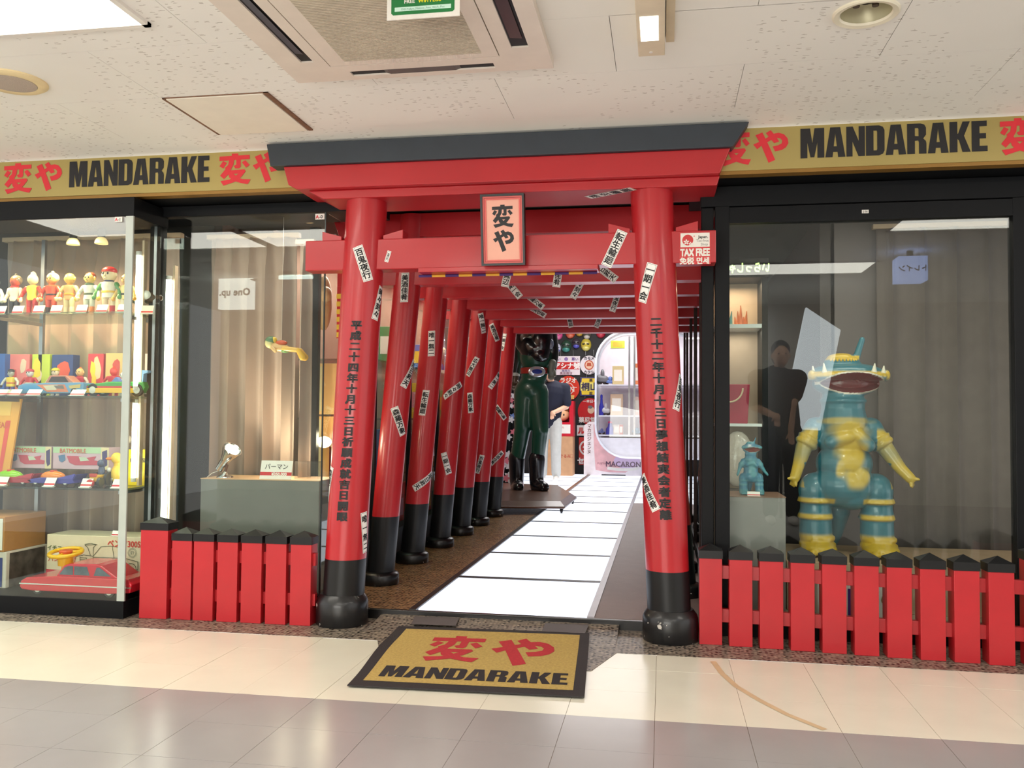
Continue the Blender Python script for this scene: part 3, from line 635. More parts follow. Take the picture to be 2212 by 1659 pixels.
tag(sv.build('rolled_curtain', [mat('curtain_purple', (72, 46, 110), .8), mat('curtain_yellow', (224, 170, 60), .8)], smooth=True), 'rolled purple and yellow striped curtain under the front tie beam', 'curtain')
# the six gates behind it
GC_ = [1.09, 1.86, 2.59, 3.29, 3.96, 4.67]; ORD = ['second', 'third', 'fourth', 'fifth', 'sixth', 'seventh']
IST = {0: [(874, 621, 3, '美酒佳肴', .17), (886, 808, -27, '旭日昇天', .175), (862, 910, 24, '森羅万象', .175)],
       1: [(932, 742, 4, '唯一無二', .168), (916, 870, -5, '転生輪廻', .168), (917, 1040, -55, '旭日昇天', .17)],
       2: [(977, 844, -52, '時々刻々', .17), (964, 1001, 20, '一期一会', .168)],
       3: [(1020, 792, -26, '広大無辺', .168), (1016, 870, 9, '森羅万象', .168), (1042, 698, 16, '唯一無二', .17), (1004, 750, -3, '美酒佳肴', .168)],
       4: [(1068, 718, 26, '美酒佳肴', .17), (1036, 1003, -12, '百鬼夜行', .168), (1070, 822, -34, '唯一無二', .168)],
       5: [(1087, 739, -6, '一期一会', .168), (1081, 891, 40, '森羅万象', .17), (1073, 990, -42, '美酒佳肴', .168)]}
NST = {0: [(1097, 591, -12, '広大無辺'), (1206, 591, -8, '美酒佳肴'), (1306, 588, 52, '旭日昇天')], 1: [(1107, 624, 40, '一期一会'), (1250, 622, -28, '時々刻々')],
       2: [(1155, 652, 52, '森羅万象'), (1330, 652, -18, '百鬼夜行')], 3: [(1160, 674, 60, '美酒佳肴')], 4: [(1230, 690, 12, '転生輪廻'), (1295, 691, -22, '広大無辺')]}
for i, cy in enumerate(GC_):
    gi = thing('torii_gate', f'{ORD[i]} slim red torii gate from the front, standing in the passage', 'torii gate', (-.73, cy, ZI), 'red torii gates lining the entrance')
    L_ = Pillar(-1.627+.01*(i == 0)*3, .083, cy, .079); R_ = Pillar(.135, -.083, cy, .079)
    pillar(gi, L_, .435, 2.185, (.112, .075), ZI); pillar(gi, R_, .435, 2.185, (.112, .075), ZI)
    zb = [1.772, 1.8, 1.816, 1.82, 1.828, 1.835][i]
    beam(gi, 'tie_beam', [(-1.75, zb), (.28, zb), (.28, zb+.15), (-1.75, zb+.15)], cy-.055, cy+.05, RED, .003)
    beam(gi, 'top_beam', [(-1.85, 2.055), (.36, 2.055), (.4, 2.19), (-1.9, 2.19)], cy-.05, cy+.12, RED, .003)
    for u, v, d, s, l in IST.get(i, []): stick_pillar(gi, L_, u, v, d, s, L=l, glyph_lift=.0045)
    for u, v, d, s in NST.get(i, []): stick_face(gi, cy-.055, u, v-2, d, s, L=.165)
# ================================================================== FENCES
def fence(posts, y_rail, label, rails, tall=None):
    t = thing('picket_fence', label, 'fence', (*posts[0][:2], 0))
    for (x, y, w, d, h) in posts:
        o = MB().box((x-w/2, y, .002), (x+w/2, y+d, h)).build('post', REDF, t, bevel=.0015)
        mb = MB(); e = .003; x0, x1, y0, y1, z = x-w/2-e, x+w/2+e, y-e, y+d+e, h
        mb.v = [(x0, y0, z), (x1, y0, z), (x1, y1, z), (x0, y1, z), (x0, y0, z+.035), (x1, y0, z+.035), (x1, y1, z+.035), (x0, y1, z+.035), (x, y+d/2, z+.063)]
        mb.f = [(3, 2, 1, 0), (0, 1, 5, 4), (1, 2, 6, 5), (2, 3, 7, 6), (3, 0, 4, 7), (4, 5, 8), (5, 6, 8), (6, 7, 8), (7, 4, 8)]; mb.m = [0]*9
        mb.build('cap', BLK, o)
    for z0, z1 in rails:
        (xa, ya), (xb, yb) = y_rail
        M = Matrix.Translation((xa, ya, 0)) @ Matrix.Rotation(math.atan2(yb-ya, xb-xa), 4, 'Z'); ln = math.hypot(xb-xa, yb-ya)
        MB().box((0, 0, z0), (ln, .03, z1), M).build('rail', REDF, t, bevel=.0015)
LP = [(-2.465, .182, .146, .09, .437)]+[(x, .19, .105, .08, .389) for x in (-2.32, -2.203, -2.077, -1.951, -1.824, -1.697)]
fence(LP, ((-2.45, .215), (-1.632, .215)), 'short red picket fence with black caps below the curtained showcase', [(.285, .345), (.092, .15)])
RP = []
for i in range(12):
    x = .238+.1305*i; RP.append((x, .221-.0895*(x-.238), .1, .085, .385))
RP[10] = (1.58, .1, .145, .09, .437); RP[11] = (1.735, .087, .1, .08, .385)
fence(RP, ((.19, .256), (1.79, .112)), 'long red picket fence with black caps below the monster window', [(.292, .351), (.098, .157)])
# ================================================================== DOOR MAT
A = [Vector(v) for v in ((-1.206, .205), (-.307, .245), (-.252, -.655), (-1.144, -.69))]
def matp(u, v, e):                                         # u across 0..1, v from far edge 0 to near edge 1
    a = A[0]+(A[1]-A[0])*u; b = A[3]+(A[2]-A[3])*u; p = a+(b-a)*v
    w = .012*math.sin(v*PI*1.6)*max(0, 1-u*6)
    z = .006+max(0, p.y-.05)*.06+e
    return (p.x-w, p.y, z)
dm = thing('door_mat', 'gold doormat with red and black lettering and a black rubber border', 'doormat', (-.73, -.25, .002))
def matsheet(u0, u1, v0, v1, e, nu=16, nv=16):
    mb = MB()
    for j in range(nv+1):
        for i in range(nu+1): mb.v.append(matp(u0+(u1-u0)*i/nu, v0+(v1-v0)*j/nv, e))
    for j in range(nv):
        for i in range(nu): k = j*(nu+1)+i; mb.f.append((k, k+nu+1, k+nu+2, k+1)); mb.m.append(0)
    return mb
o = matsheet(0, 1, 0, 1, 0).build('rubber_border', mat('mat_rubber', (42, 38, 40), .7, bump=.4, bscale=300), dm); sm = o.modifiers.new('thick', 'SOLIDIFY'); sm.thickness = .005; sm.offset = 1
matsheet(.052, .952, .045, .93, .0058).build('carpet', GOLDM, dm)
MR = mat('mat_red_pile', (186, 44, 54), .95, bump=.5, bscale=400, var=.1, scale=80); MK = mat('mat_black_pile', (40, 34, 38), .95, bump=.5, bscale=400)
mm = lambda x, z: matp(x, 1-z, .0066)
mb = logo(HEN, (.225, .4, .5, .86), mapf=mm); logo(YA, (.535, .38, .84, .86), mb=mb, mapf=mm); mb.build('lettering', MR, dm)
heavy('MANDARAKE', (.105, .135, .925, .3), mapf=mm).build('lettering', MK, dm)
# ================================================================== LEFT SHOWCASES
GEDGE = mat('glass_edge_grey', (176, 184, 176), .25, var=.04)
def pane(par, a, b, name='glass_pane', m=None): return MB().box(a, b).build(name, m or GLS, par)
sc1 = thing('glass_showcase', 'tall glass showcase full of toys standing on a black base', 'showcase', (-3.3, .145, 0))
MB().box((-6, .145, .0), (-2.6, .46, .088)).build('base', FRM, sc1, bevel=.003)
MB().box((-6, .145, 2.008), (-2.595, .46, 2.105)).build('top_frame', FRM, sc1, bevel=.003)
pane(sc1, (-6, .148, .088), (-2.638, .154, 2.008))
MB().box((-2.638, .146, .088), (-2.598, .156, 2.008)).build('corner_post', GEDGE, sc1)
pane(sc1, (-2.604, .157, .088), (-2.598, .40, 2.008), 'side_pane')
SHZ = [1.535, 1.105, .635]
for z in SHZ:
    MB().box((-5.5, .2, z-.01), (-2.66, .68, z)).build('shelf', SHELF, sc1)
mb = MB()
for z in SHZ:
    for x in (-3.45, -2.70): mb.box((x-.006, .24, z-.03), (x+.006, .6, z-.012))
mb.build('bracket', STEEL, sc1)
mb = MB(); mb.box((-3.462, .6, .09), (-3.44, .62, 2.0)); mb.build('upright', STEEL, sc1)
sc2 = thing('glass_showcase', 'curtained glass showcase with a grey display plinth, left of the front gate', 'showcase', (-2.1, .42, 0))
MB().box((-2.664, .40, .0), (-2.606, .47, 2.115)).build('frame_post', FRM, sc2, bevel=.004)
MB().box((-2.634, .392, .1), (-2.618, .402, 2.05)).build('post_channel', STEEL, sc2)
MB().box((-2.606, .41, 2.062), (-1.55, .47, 2.115)).build('top_frame', FRM, sc2)
MB().box((-2.606, .41, .0), (-1.69, .47, .1)).build('base', FRM, sc2)
pane(sc2, (-2.606, .42, .1), (-1.69, .426, 2.062)); pane(sc2, (-1.694, .428, .1), (-1.688, 1.12, 2.062), 'side_pane')
MB().box((-1.6945, .4195, .1), (-1.6875, .4265, 2.062)).build('pane_edge', mat('dark_glass_edge', (34, 46, 44), .2), sc2)
MB().box((-1.73, 1.10, .1), (-1.68, 1.15, 2.1)).build('frame_post', FRM, sc2); MB().box((-1.99, .93, .08), (-1.93, .97, 2.1)).build('frame_post', FRM, sc2)
def tagcard(par, x, y, z, w, h, s, red='A'):
    MB().box((x-w/2, y-.0015, z-h/2), (x+w/2, y, z+h/2)).build('number_tag', WHITE, par)
    word(s, x+w*.12, z, h*.8, .02, mapf=at_y(y-.002)).build('lettering', INK, par)
    word(red, x-w*.27, z, h*.8, .03, mapf=at_y(y-.002)).build('lettering', LRED, par)
p = P(259, 474, y=.147); tagcard(sc1, p.x-.006, .1455, p.z, .042, .026, '-1'); p = P(691, 468, y=.419); tagcard(sc2, p.x, .4195, p.z, .05, .03, '-0')
CUR = mat('taupe_curtain', (166, 146, 132), .9, var=.05, scale=5, bump=.2, bscale=300)
def curtain(name, label, x0, x1, y, z0, z1, n, amp, seed, m=None):
    rnd = random.Random(seed); mb = MB(); cols = n*14; rowsz = [0, .02, .05, .09, .14, .3, .6, 1]
    ph = [rnd.uniform(.75, 1.25) for _ in range(n+1)]
    for t in rowsz:
        z = z1-(z1-z0)*t
        for c in range(cols+1):
            s = c/cols*n; k = int(min(s, n-1e-6)); f = s-k
            pinch = math.exp(-((f-.5)/.07)**2)*.03*ph[k]*(1 if t < .1 else .6)
            wv = amp*ph[k]*(.25 if t < .06 else (.6 if t < .12 else 1))*(math.cos(2*PI*f)*.5+.22*math.cos(4*PI*f+ph[k]*3))
            mb.v.append((x0+(x1-x0)*c/cols+.01*math.sin(7*s+t*2)*t, y+wv-pinch, z))
    w_ = cols+1
    for j in range(len(rowsz)-1):
        for c in range(cols): q = j*w_+c; mb.f.append((q, q+w_, q+w_+1, q+1)); mb.m.append(0)
    o = mb.build(name, m or CUR, smooth=True); tag(o, label, 'curtain'); o.modifiers.new('thick', 'SOLIDIFY').thickness = .004
    MB().box((x0-.02, y-.02, z1), (x1+.02, y+.02, z1+.025)).build('curtain_rail', mat('rail_beige', (206, 180, 152), .5), o)
    return o
curtain('curtain', 'pleated taupe curtain hanging behind the toy shelves', -3.83, -2.72, .78, .085, 2.03, 8, .06, 3)
curtain('curtain', 'long pleated taupe curtain behind the small flying figure', -2.64, -2.10, 1.0, .085, 2.06, 5, .055, 5)
curtain('curtain', 'narrow pleated strip of taupe curtain beside the display plinth', -2.0, -1.93, .82, .085, 1.98, 1, .05, 8)
TUBE = mat('lit_tube', (255, 255, 250), .3, var=0, emit=TUBE_E, ecol=(255, 250, 232))
def tube(x, y, z0, z1, r, label):
    t = thing('fluorescent_tube', label, 'tube light', (x, y, z0))
    MB().cyl((x, y, z0+.02), (x, y, z1-.02), r, n=16).build('tube', TUBE, t, smooth=True)
    mb = MB(); mb.cyl((x, y, z0), (x, y, z0+.02), r*1.05, n=16); mb.cyl((x, y, z1-.02), (x, y, z1), r*1.05, n=16); mb.build('end_cap', WHITE, t)
    MB().box((x+r, y+r*.6, z0-.02), (x+r+.012, y+r*.6+.03, z1+.06)).build('batten', mat('batten_cream', (226, 200, 168), .5), t)
tube(P(359, 850, y=.5).x, .5, .3, 1.76, .0175, 'bright upright fluorescent tube behind the black frame post')
tube(-2.70, .36, 1.14, 1.87, .0135, 'upright fluorescent tube beside the top shelf of toys')
tube(-2.70, .36, .66, 1.09, .0135, 'upright fluorescent tube beside the middle shelf of toys')
# hanging lamps over the toys
SHADE = mat('ivory_shade', (250, 226, 168), .5, emit=.9, ecol=(255, 220, 150))
def pendant(x, y, z, label):
    t = thing('spotlight', label, 'spotlight', (x, y, z), 'hanging lamps over the toy shelves')
    MB().cyl((x, y, z+.05), (x, y, 2.12), .005, n=8).build('stem', FRM, t)
    MB().lathe([(.016, .02), (.02, .03), (.02, .065), (.012, .075)], (x, y, z), 20).build('neck', FRM, t, smooth=True)
    MB().lathe([(.034, -.012), (.033, .0), (.026, .014), (.018, .022)], (x, y, z), 24).build('shade', SHADE, t, smooth=True)
for (u, v, lb) in ((158, 524, 'ivory hanging spotlight with a black neck above the toy shelves'), (219, 522, 'pale hanging spotlight nearer the corner post above the toys')):
    p = P(u, v, y=.42); pendant(p.x, .42, p.z, lb)
light('SPOT', 'shelf_lamp', (-3.05, .3, 1.97), 46, (1, .74, .42), .05, aim=(-3.05, .42, 1.5), spot=125)
light('SPOT', 'shelf_lamp', (-3.5, .3, 1.97), 40, (1, .74, .42), .05, aim=(-3.4, .42, 1.5), spot=125)
light('AREA', 'shelf_strip', (-3.15, .3, 1.49), 1.2, (1, .95, .88), .9, .04)
light('AREA', 'shelf_strip', (-3.15, .3, 1.06), 1.0, (1, .95, .88), .9, .04)
light('AREA', 'shelf_strip', (-3.15, .3, .6), 1.1, (1, .95, .9), .9, .04)
# ---- small toys
def M_(c, r=.35): return mat('vinyl_%d_%d_%d' % tuple(c), c, r, var=.03, scale=30, coat=.3)
SKIN = (240, 196, 142)
def figure(name, label, x, y, z, h, head, torso, arm, leg, boot, hand, belt=None, helm=None, ears=None, wide=1., eyes=True, armpose=.6, cat='toy figure', group=None, hs=1., rz=0, scarf=None):
    t = thing(name, label, cat, (x, y, z), group, rz); k = h; B = lambda mb, nm, m, par=None, **q: mb.build(nm, m, par or t, smooth=True, local=True, **q)
    for s in (-1, 1):
        mb = MB(); mb.cap((s*.075*k*wide, 0, .17*k), (s*.07*k*wide, 0, .38*k), .052*k, .07*k); o = B(mb, 'leg', M_(leg))
        mb = MB(); mb.cap((s*.075*k*wide, 0, .05*k), (s*.075*k*wide, 0, .19*k), .054*k, .056*k); mb.ell((s*.078*k*wide, -.03*k, .03*k), (.06*k, .085*k, .03*k)); B(mb, 'boot', M_(boot), o)
        mb = MB(); ex = s*(.17+.1*armpose)*k*wide; mb.cap((s*.15*k*wide, 0, .64*k), (ex, -.01*k, .52*k), .052*k, .045*k); mb.cap((ex, -.01*k, .52*k), (ex+s*.03*k, -.06*k, .41*k), .045*k, .04*k); o = B(mb, 'arm', M_(arm))
        mb = MB(); mb.ell((ex+s*.035*k, -.07*k, .37*k), (.048*k, .048*k, .055*k)); B(mb, 'hand', M_(hand), o)
    mb = MB(); mb.lathe([(.02*k, .34*k), (.125*k*wide, .36*k), (.13*k*wide, .44*k), (.115*k*wide, .5*k), (.145*k*wide, .6*k), (.135*k*wide, .68*k), (.06*k, .715*k)], n=18, ry=.68); B(mb, 'torso', M_(torso))
    if belt: mb = MB(); mb.lathe([(.125*k*wide, .46*k), (.131*k*wide, .465*k), (.131*k*wide, .5*k), (.122*k*wide, .505*k)], n=18, ry=.7); B(mb, 'belt', M_(belt))
    if scarf: mb = MB(); mb.lathe([(.07*k, .68*k), (.1*k, .69*k), (.1*k, .72*k), (.07*k, .735*k)], n=16); B(mb, 'scarf', M_(scarf))
    hz = .84*k; mb = MB(); mb.ell((0, 0, hz), (.115*k*hs, .115*k*hs, .13*k*hs), 18); mb.cap((0, 0, .69*k), (0, 0, .75*k), .05*k, .05*k)
    if ears: [mb.ell((s*.12*k*hs, .0, hz), (.03*k, .025*k, .045*k)) for s in (-1, 1)]
    hd = B(mb, 'head', M_(head))
    mb = MB()
    if eyes:
        for s in (-1, 1): mb.ell((s*.042*k*hs, -.108*k*hs, hz+.015*k), (.017*k*hs, .008*k, .02*k*hs), 10)
        B(mb, 'eye', M_((30, 24, 22)), hd); mb = MB(); mb.ell((0, -.113*k*hs, hz-.022*k*hs), (.015*k, .012*k, .02*k), 8); mb.ell((0, -.104*k*hs, hz-.062*k*hs), (.034*k*hs, .006*k, .008*k), 10); B(mb, 'nose_and_mouth', M_(tuple(int(c*.8) for c in head)), hd)
    if helm:
        mb = MB(); c, kind = helm
        if kind == 'hair': mb.ell((0, .03*k, hz+.045*k), (.122*k*hs, .112*k*hs, .105*k*hs), 18)
        elif kind == 'cap': mb.ell((0, .01*k, hz+.08*k), (.122*k*hs, .12*k*hs, .075*k*hs), 18); mb.ell((0, -.09*k*hs, hz+.06*k), (.08*k*hs, .06*k, .012*k))
        elif kind == 'helmet': mb.ell((0, .04*k, hz+.035*k), (.138*k*hs, .13*k*hs, .125*k*hs), 18); mb.ell((0, .03*k, hz+.165*k), (.02*k, .05*k, .03*k))
        elif kind == 'crest': mb.ell((0, .02*k, hz+.10*k), (.02*k, .1*k, .09*k), 12)
        B(mb, 'headgear', M_(c), hd)
    return t
def card(x, y, z, label, w=.062, h=.05, lean=22, text=None, rz=0):
    t = thing('price_card', label, 'price card', (x, y, z), 'price cards on the toy shelves', math.radians(rz)); M = Matrix.Rotation(math.radians(-lean), 4, 'X')
    MB().box((-w/2, -.0012, .0), (w/2, .0012, h), M).build('card', CARD, t, local=True); MB().box((-w/2, -.0018, h*.16), (w/2, -.0012, h*.34), M).build('red_band', LRED, t, local=True)
    MB().box((-w/2, -.012, 0), (w/2, .012, .003)).build('foot', CARD, t, local=True)
    return t
TOP = SHZ[0]
def fx(u, y): return P(u, 640, y=y).x
YF = .36
figure('toy_figure', 'vinyl figure with red face mask and crossed pale arms on the top shelf', fx(32, YF), YF, TOP, .225, (200, 80, 50), (236, 222, 196), (232, 220, 196), (40, 34, 32), (40, 34, 32), (236, 222, 196), scarf=(210, 50, 40), helm=((120, 110, 90), 'helmet'), armpose=.1, eyes=False)
figure('toy_figure', 'silver headed hero figure in a red and yellow suit on the top shelf', fx(70, YF), YF, TOP, .235, (232, 216, 160), (232, 190, 60), (214, 54, 34), (206, 44, 34), (206, 44, 34), (220, 120, 40), helm=((225, 214, 176), 'crest'), eyes=False, armpose=.7)
figure('toy_figure', 'pilot figure in an orange uniform and white helmet on the top shelf', fx(111, YF), YF, TOP, .235, (226, 152, 80), (222, 68, 32), (222, 68, 32), (222, 72, 36), (60, 40, 32), (232, 196, 150), belt=(60, 40, 30), helm=((238, 220, 170), 'helmet'), armpose=.7)
figure('toy_figure', 'golden robot boy figure with an orange waist on the top shelf', fx(150, YF), YF, TOP, .235, (240, 196, 84), (226, 150, 90), (236, 200, 120), (238, 216, 160), (240, 222, 180), (240, 214, 150), belt=(236, 170, 40), ears=True, eyes=False, armpose=.6)
figure('toy_figure', 'boy figure with brown hair and a pale green tunic on the top shelf', fx(193, YF), YF, TOP, .235, (246, 204, 110), (226, 224, 204), (226, 224, 204), (214, 216, 190), (226, 130, 40), (244, 196, 60), belt=(90, 100, 60), helm=((120, 56, 30), 'hair'), ears=True, scarf=(84, 110, 70), armpose=.7)
figure('toy_figure', 'big headed figure with a red cap, green gloves and red boots on the top shelf', fx(235, YF), YF, TOP, .255, (246, 222, 176), (240, 226, 200), (84, 150, 76), (240, 214, 170), (206, 36, 30), (84, 150, 76), belt=(238, 190, 40), helm=((206, 36, 34), 'cap'), ears=True, hs=1.25, wide=1.15, armpose=.5, scarf=(60, 60, 90))
figure('toy_figure', 'dark haired wrestler figure in pale yellow beside the corner post', fx(272, YF), YF, TOP, .225, (240, 190, 130), (246, 222, 150), (244, 196, 110), (244, 226, 190), (240, 214, 170), (240, 170, 60), belt=(50, 44, 34), helm=((36, 30, 28), 'hair'), armpose=.7)
figure('toy_figure', 'pale green robot figure at the far left end of the top shelf', fx(-12, YF), YF, TOP, .22, (150, 190, 180), (200, 206, 180), (206, 210, 190), (60, 60, 56), (50, 50, 46), (210, 214, 190), eyes=False)
for i, u in enumerate((-4, 34, 79, 117, 172, 216, 262)): 
    card(fx(u, .26), .27, TOP, 'white price card on the top toy shelf, %s' % ['at the left edge', 'in front of the masked figure', 'beside the red suited hero', 'in front of the pilot figure', 'between the robot boy and the tunic boy', 'left of the red booted figure', 'behind the corner post'][i])
card(P(317, 660, y=.33).x, .33, TOP, 'white price card in front of the gold spotted creature', rz=8)
x = P(312, 640, y=.42).x
MB_ = thing('acrylic_stand', 'clear acrylic block carrying the gold spotted creature', 'stand', (x+.02, .42, TOP)); MB().box((x-.05, .37, TOP), (x+.09, .47, TOP+.06)).build('block', ACR, MB_, bevel=.002)
cr = thing('creature_figure', 'dark creature figure with gold spots and a white eye on the acrylic block', 'toy figure', (x+.02, .42, TOP+.06))
MB().ell((x+.03, .42, TOP+.096), (.075, .04, .034), 18).build('body', mat('gold_speckle', (70, 52, 30), .35, var=.9, scale=90), cr, smooth=True); MB().ell((x+.03, .384, TOP+.108), (.03, .012, .025), 14).build('eye', M_((238, 238, 226)), cr, smooth=True)
MB().ell((x-.01, .40, TOP+.074), (.05, .03, .014), 12).build('jaw', M_((58, 66, 50)), cr, smooth=True)
# middle shelf: figures in front of boxes, two tin cars
MID = SHZ[1]; YB = .5
def xb(u, v=800, y=YB): return P(u, v, y=y).x
def toybox(u0, u1, v0, v1, y, dep, cols, label, z=None, name='toy_box', blobs=2, seed=1, text=None, tcol=None, ts=.03):
    a, b = P(u0, v1, y=y), P(u1, v0, y=y); z0 = a.z if z is None else z
    t = thing(name, label, 'box', ((a.x+b.x)/2, y+dep/2, z0)); MB().box((a.x, y, z0), (b.x, y+dep, b.z)).build('carton', M_(cols[0], .6), t, bevel=.002)
    rnd = random.Random(seed); wd, ht = b.x-a.x, b.z-z0
    for i, c in enumerate(cols[1:]):
        n = 9; cx, cz = a.x+wd*rnd.uniform(.25, .75), z0+ht*rnd.uniform(.3, .75); r = rnd.uniform(.16, .3)
        MB().flat([(min(b.x-.002, max(a.x+.002, cx+wd*r*math.cos(2*PI*k/n)*rnd.uniform(.7, 1.2))), min(b.z-.002, max(z0+.002, cz+ht*r*math.sin(2*PI*k/n)*rnd.uniform(.7, 1.2)))) for k in range(n)], y-.0008-.0004*i).build('printed_shape', M_(c, .6), t)
    if text: word(text, a.x+wd*.45, b.z-ht*.2, ts, .02, mapf=at_y(y-.003)).build('lettering', M_(tcol, .6), t)
    return t
toybox(-20, 11, 764, 858, .56, .1, [(40, 90, 170), (210, 220, 230)], 'tall blue toy box at the left end of the middle shelf', MID)
toybox(14, 64, 765, 858, .6, .06, [(226, 120, 120), (220, 190, 170), (200, 60, 60)], 'pink toy box behind the striped figure on the middle shelf', MID, seed=2)
toybox(67, 108, 765, 858, .6, .06, [(190, 200, 60), (232, 200, 180), (240, 200, 50)], 'lime and yellow toy box on the middle shelf', MID, seed=3)
toybox(110, 158, 766, 858, .6, .06, [(40, 60, 120), (210, 200, 190), (220, 80, 50)], 'navy toy box behind the heart bearing figure', MID, seed=4)
toybox(188, 224, 764, 858, .6, .06, [(200, 50, 60), (226, 190, 150), (240, 200, 40), (240, 196, 40)], 'red and yellow toy box with a round spotted picture', MID, seed=5)
toybox(226, 266, 763, 858, .6, .06, [(206, 170, 110), (190, 60, 50)], 'tan toy box behind the red vinyl creature', MID, seed=6)
toybox(288, 324, 764, 858, .58, .06, [(236, 200, 190), (200, 60, 60), (90, 60, 120)], 'pale pink toy box behind the racing car tail', MID, seed=7)
YM = .5
figure('toy_figure', 'squat figure in yellow with black and white stripes on the middle shelf', xb(24, 800, YM), YM, MID, .155, (190, 186, 176), (236, 200, 50), (214, 210, 200), (70, 60, 140), (220, 220, 220), (40, 36, 34), belt=(214, 80, 40), wide=1.3, helm=((50, 44, 44), 'cap'))
figure('toy_figure', 'squat red and white figure with a pointed cap on the middle shelf', xb(65, 800, YM), YM, MID, .155, (230, 224, 220), (196, 40, 44), (200, 44, 50), (190, 190, 180), (200, 40, 40), (206, 40, 44), belt=(190, 196, 180), wide=1.35, helm=((206, 60, 80), 'cap'), hs=1.1)
figure('toy_figure', 'squat figure with a yellow ribbon holding a red heart on the middle shelf', xb(120, 800, YM), YM, MID, .16, (240, 214, 180), (200, 44, 44), (226, 214, 200), (220, 214, 206), (230, 226, 220), (60, 40, 40), wide=1.3, helm=((244, 214, 50), 'cap'), hs=1.1)
figure('toy_figure', 'squat orange fox like figure on a yellow base on the middle shelf', xb(173, 800, YM), YM, MID, .16, (244, 190, 120), (214, 40, 60), (230, 200, 180), (226, 210, 180), (240, 206, 40), (180, 60, 60), wide=1.3, helm=((236, 110, 40), 'crest'), hs=1.15, ears=True)
figure('toy_figure', 'translucent red vinyl creature figure on the middle shelf', xb(246, 800, YM), YM, MID, .165, (226, 60, 40), (206, 30, 40), (206, 36, 44), (190, 30, 36), (190, 34, 40), (200, 50, 50), wide=1.5, helm=((230, 70, 40), 'crest'), eyes=False, hs=1.1)
figure('toy_figure', 'pale figure in white at the end of the middle shelf by the corner post', xb(266, 800, YM), YM, MID, .14, (230, 226, 216), (232, 230, 222), (226, 224, 214), (226, 222, 214), (214, 206, 196), (230, 224, 214))
TYRE = mat('toy_tyre', (34, 32, 32), .6); HUB = mat('toy_hub', (222, 220, 206), .25, metal=.5)
def wheels(t, xs, y0, y1, z, r, hubcol=None):
    for x in xs:
        for yy, s in ((y0, -1), (y1, 1)):
            M = Matrix.Translation((x, yy, z)) @ Matrix.Rotation(PI/2, 4, 'X')
            o = MB().lathe([(r*.5, -r*.28), (r*.92, -r*.28), (r, -r*.14), (r, r*.14), (r*.92, r*.28), (r*.5, r*.28)], n=24, M=M).build('wheel', TYRE, t, smooth=True)
            MB().lathe([(r*.56, -r*.3), (r*.56, r*.3)], n=18, M=M).build('hub', hubcol or HUB, o, smooth=True)
def car(label, x0, x1, yf, dep, z, h, body, roof, prof=None, cab=None, name='toy_car', wheel_r=None, wx=(.2, .8), extra=None, deck=None):
    t = thing(name, label, 'toy car', ((x0+x1)/2, yf+dep/2, z)); L = x1-x0
    pf = [(x0+a*L, z+b*h) for a, b in prof]; MB().prism(pf, yf, yf+dep).build('body', M_(body, .25), t, bevel=h*.05, seg=3)
    if cab:
        pc = [(x0+a*L, z+b*h) for a, b in cab]; MB().prism(pc, yf+dep*.12, yf+dep*.88).build('cabin', M_(roof, .25), t, bevel=h*.03, seg=2)
    r = wheel_r or h*.2; wheels(t, [x0+a*L for a in wx], yf+.006, yf+dep-.006, z+r, r); return t
LOWCAR = [(.0, .18), (.02, .5), (.1, .6), (.45, .64), (1, .66), (.99, .25), (.93, .14), (.05, .12)]
a = P(38, 850, y=.34); b = P(183, 850, y=.34)
tc = car('light blue printed tin car with a brown roof on the middle shelf', a.x, b.x, .33, .09, MID, .11, (110, 160, 200), (190, 120, 96), LOWCAR, [(.4, .62), (.47, 1), (.72, 1), (.84, .64)], wx=(.24, .86))
for i, (c, q) in enumerate((((70, 150, 205), [(.06, .3), (.28, .22), (.42, .34), (.3, .5), (.1, .52)]), ((222, 130, 96), [(.3, .55), (.46, .2), (.78, .2), (.72, .56)]), ((216, 206, 180), [(.4, .5), (.46, .28), (.6, .3), (.62, .54)]), ((120, 110, 106), [(.56, .5), (.6, .36), (.72, .34), (.7, .52)]), ((206, 180, 110), [(.78, .5), (.8, .36), (.95, .4), (.96, .58)]))):
    L = b.x-a.x; MB().flat([(a.x+s*L, MID+t_*.11) for s, t_ in q], .3295-.0004*i).build('printed_shape', M_(c, .4), tc)
L = b.x-a.x; MB().flat([(a.x+s*L, MID+t_*.11) for s, t_ in ((.46, .68), (.505, .94), (.70, .94), (.76, .68))], .3385).build('side_window', M_((52, 34, 36), .2), tc)
a = P(183, 850, y=.40); b = P(322, 850, y=.40)
rc = car('green and yellow racing car toy with a blue fin and big black wheels', a.x, b.x, .36, .1, MID, .1, (62, 160, 64), (62, 160, 64), [(0, .36), (.1, .62), (.45, .78), (.97, .78), (1, .5), (.95, .2), (.12, .2)], None, wheel_r=.034, wx=(.2, .88))
L = b.x-a.x; MB().box((a.x+.1*L, .356, MID+.018), (a.x+.92*L, .36, MID+.045)).build('side_tank', M_((240, 186, 40)), rc, bevel=.004); MB().box((a.x+.03*L, .357, MID+.045), (a.x+.8*L, .3595, MID+.055)).build('red_stripe', M_((206, 50, 40)), rc)
MB().prism([(a.x+.42*L, MID+.076), (a.x+.5*L, MID+.105), (a.x+.58*L, MID+.076)], .39, .42).build('windscreen', M_((90, 120, 190)), rc)
MB().prism([(a.x+.83*L, MID+.074), (a.x+.89*L, MID+.128), (a.x+.85*L, MID+.14), (a.x+1.02*L, MID+.138), (a.x+1.02*L, MID+.126), (a.x+.96*L, MID+.12), (a.x+.95*L, MID+.074)], .37, .45).build('rear_wing', M_((150, 196, 236)), rc)
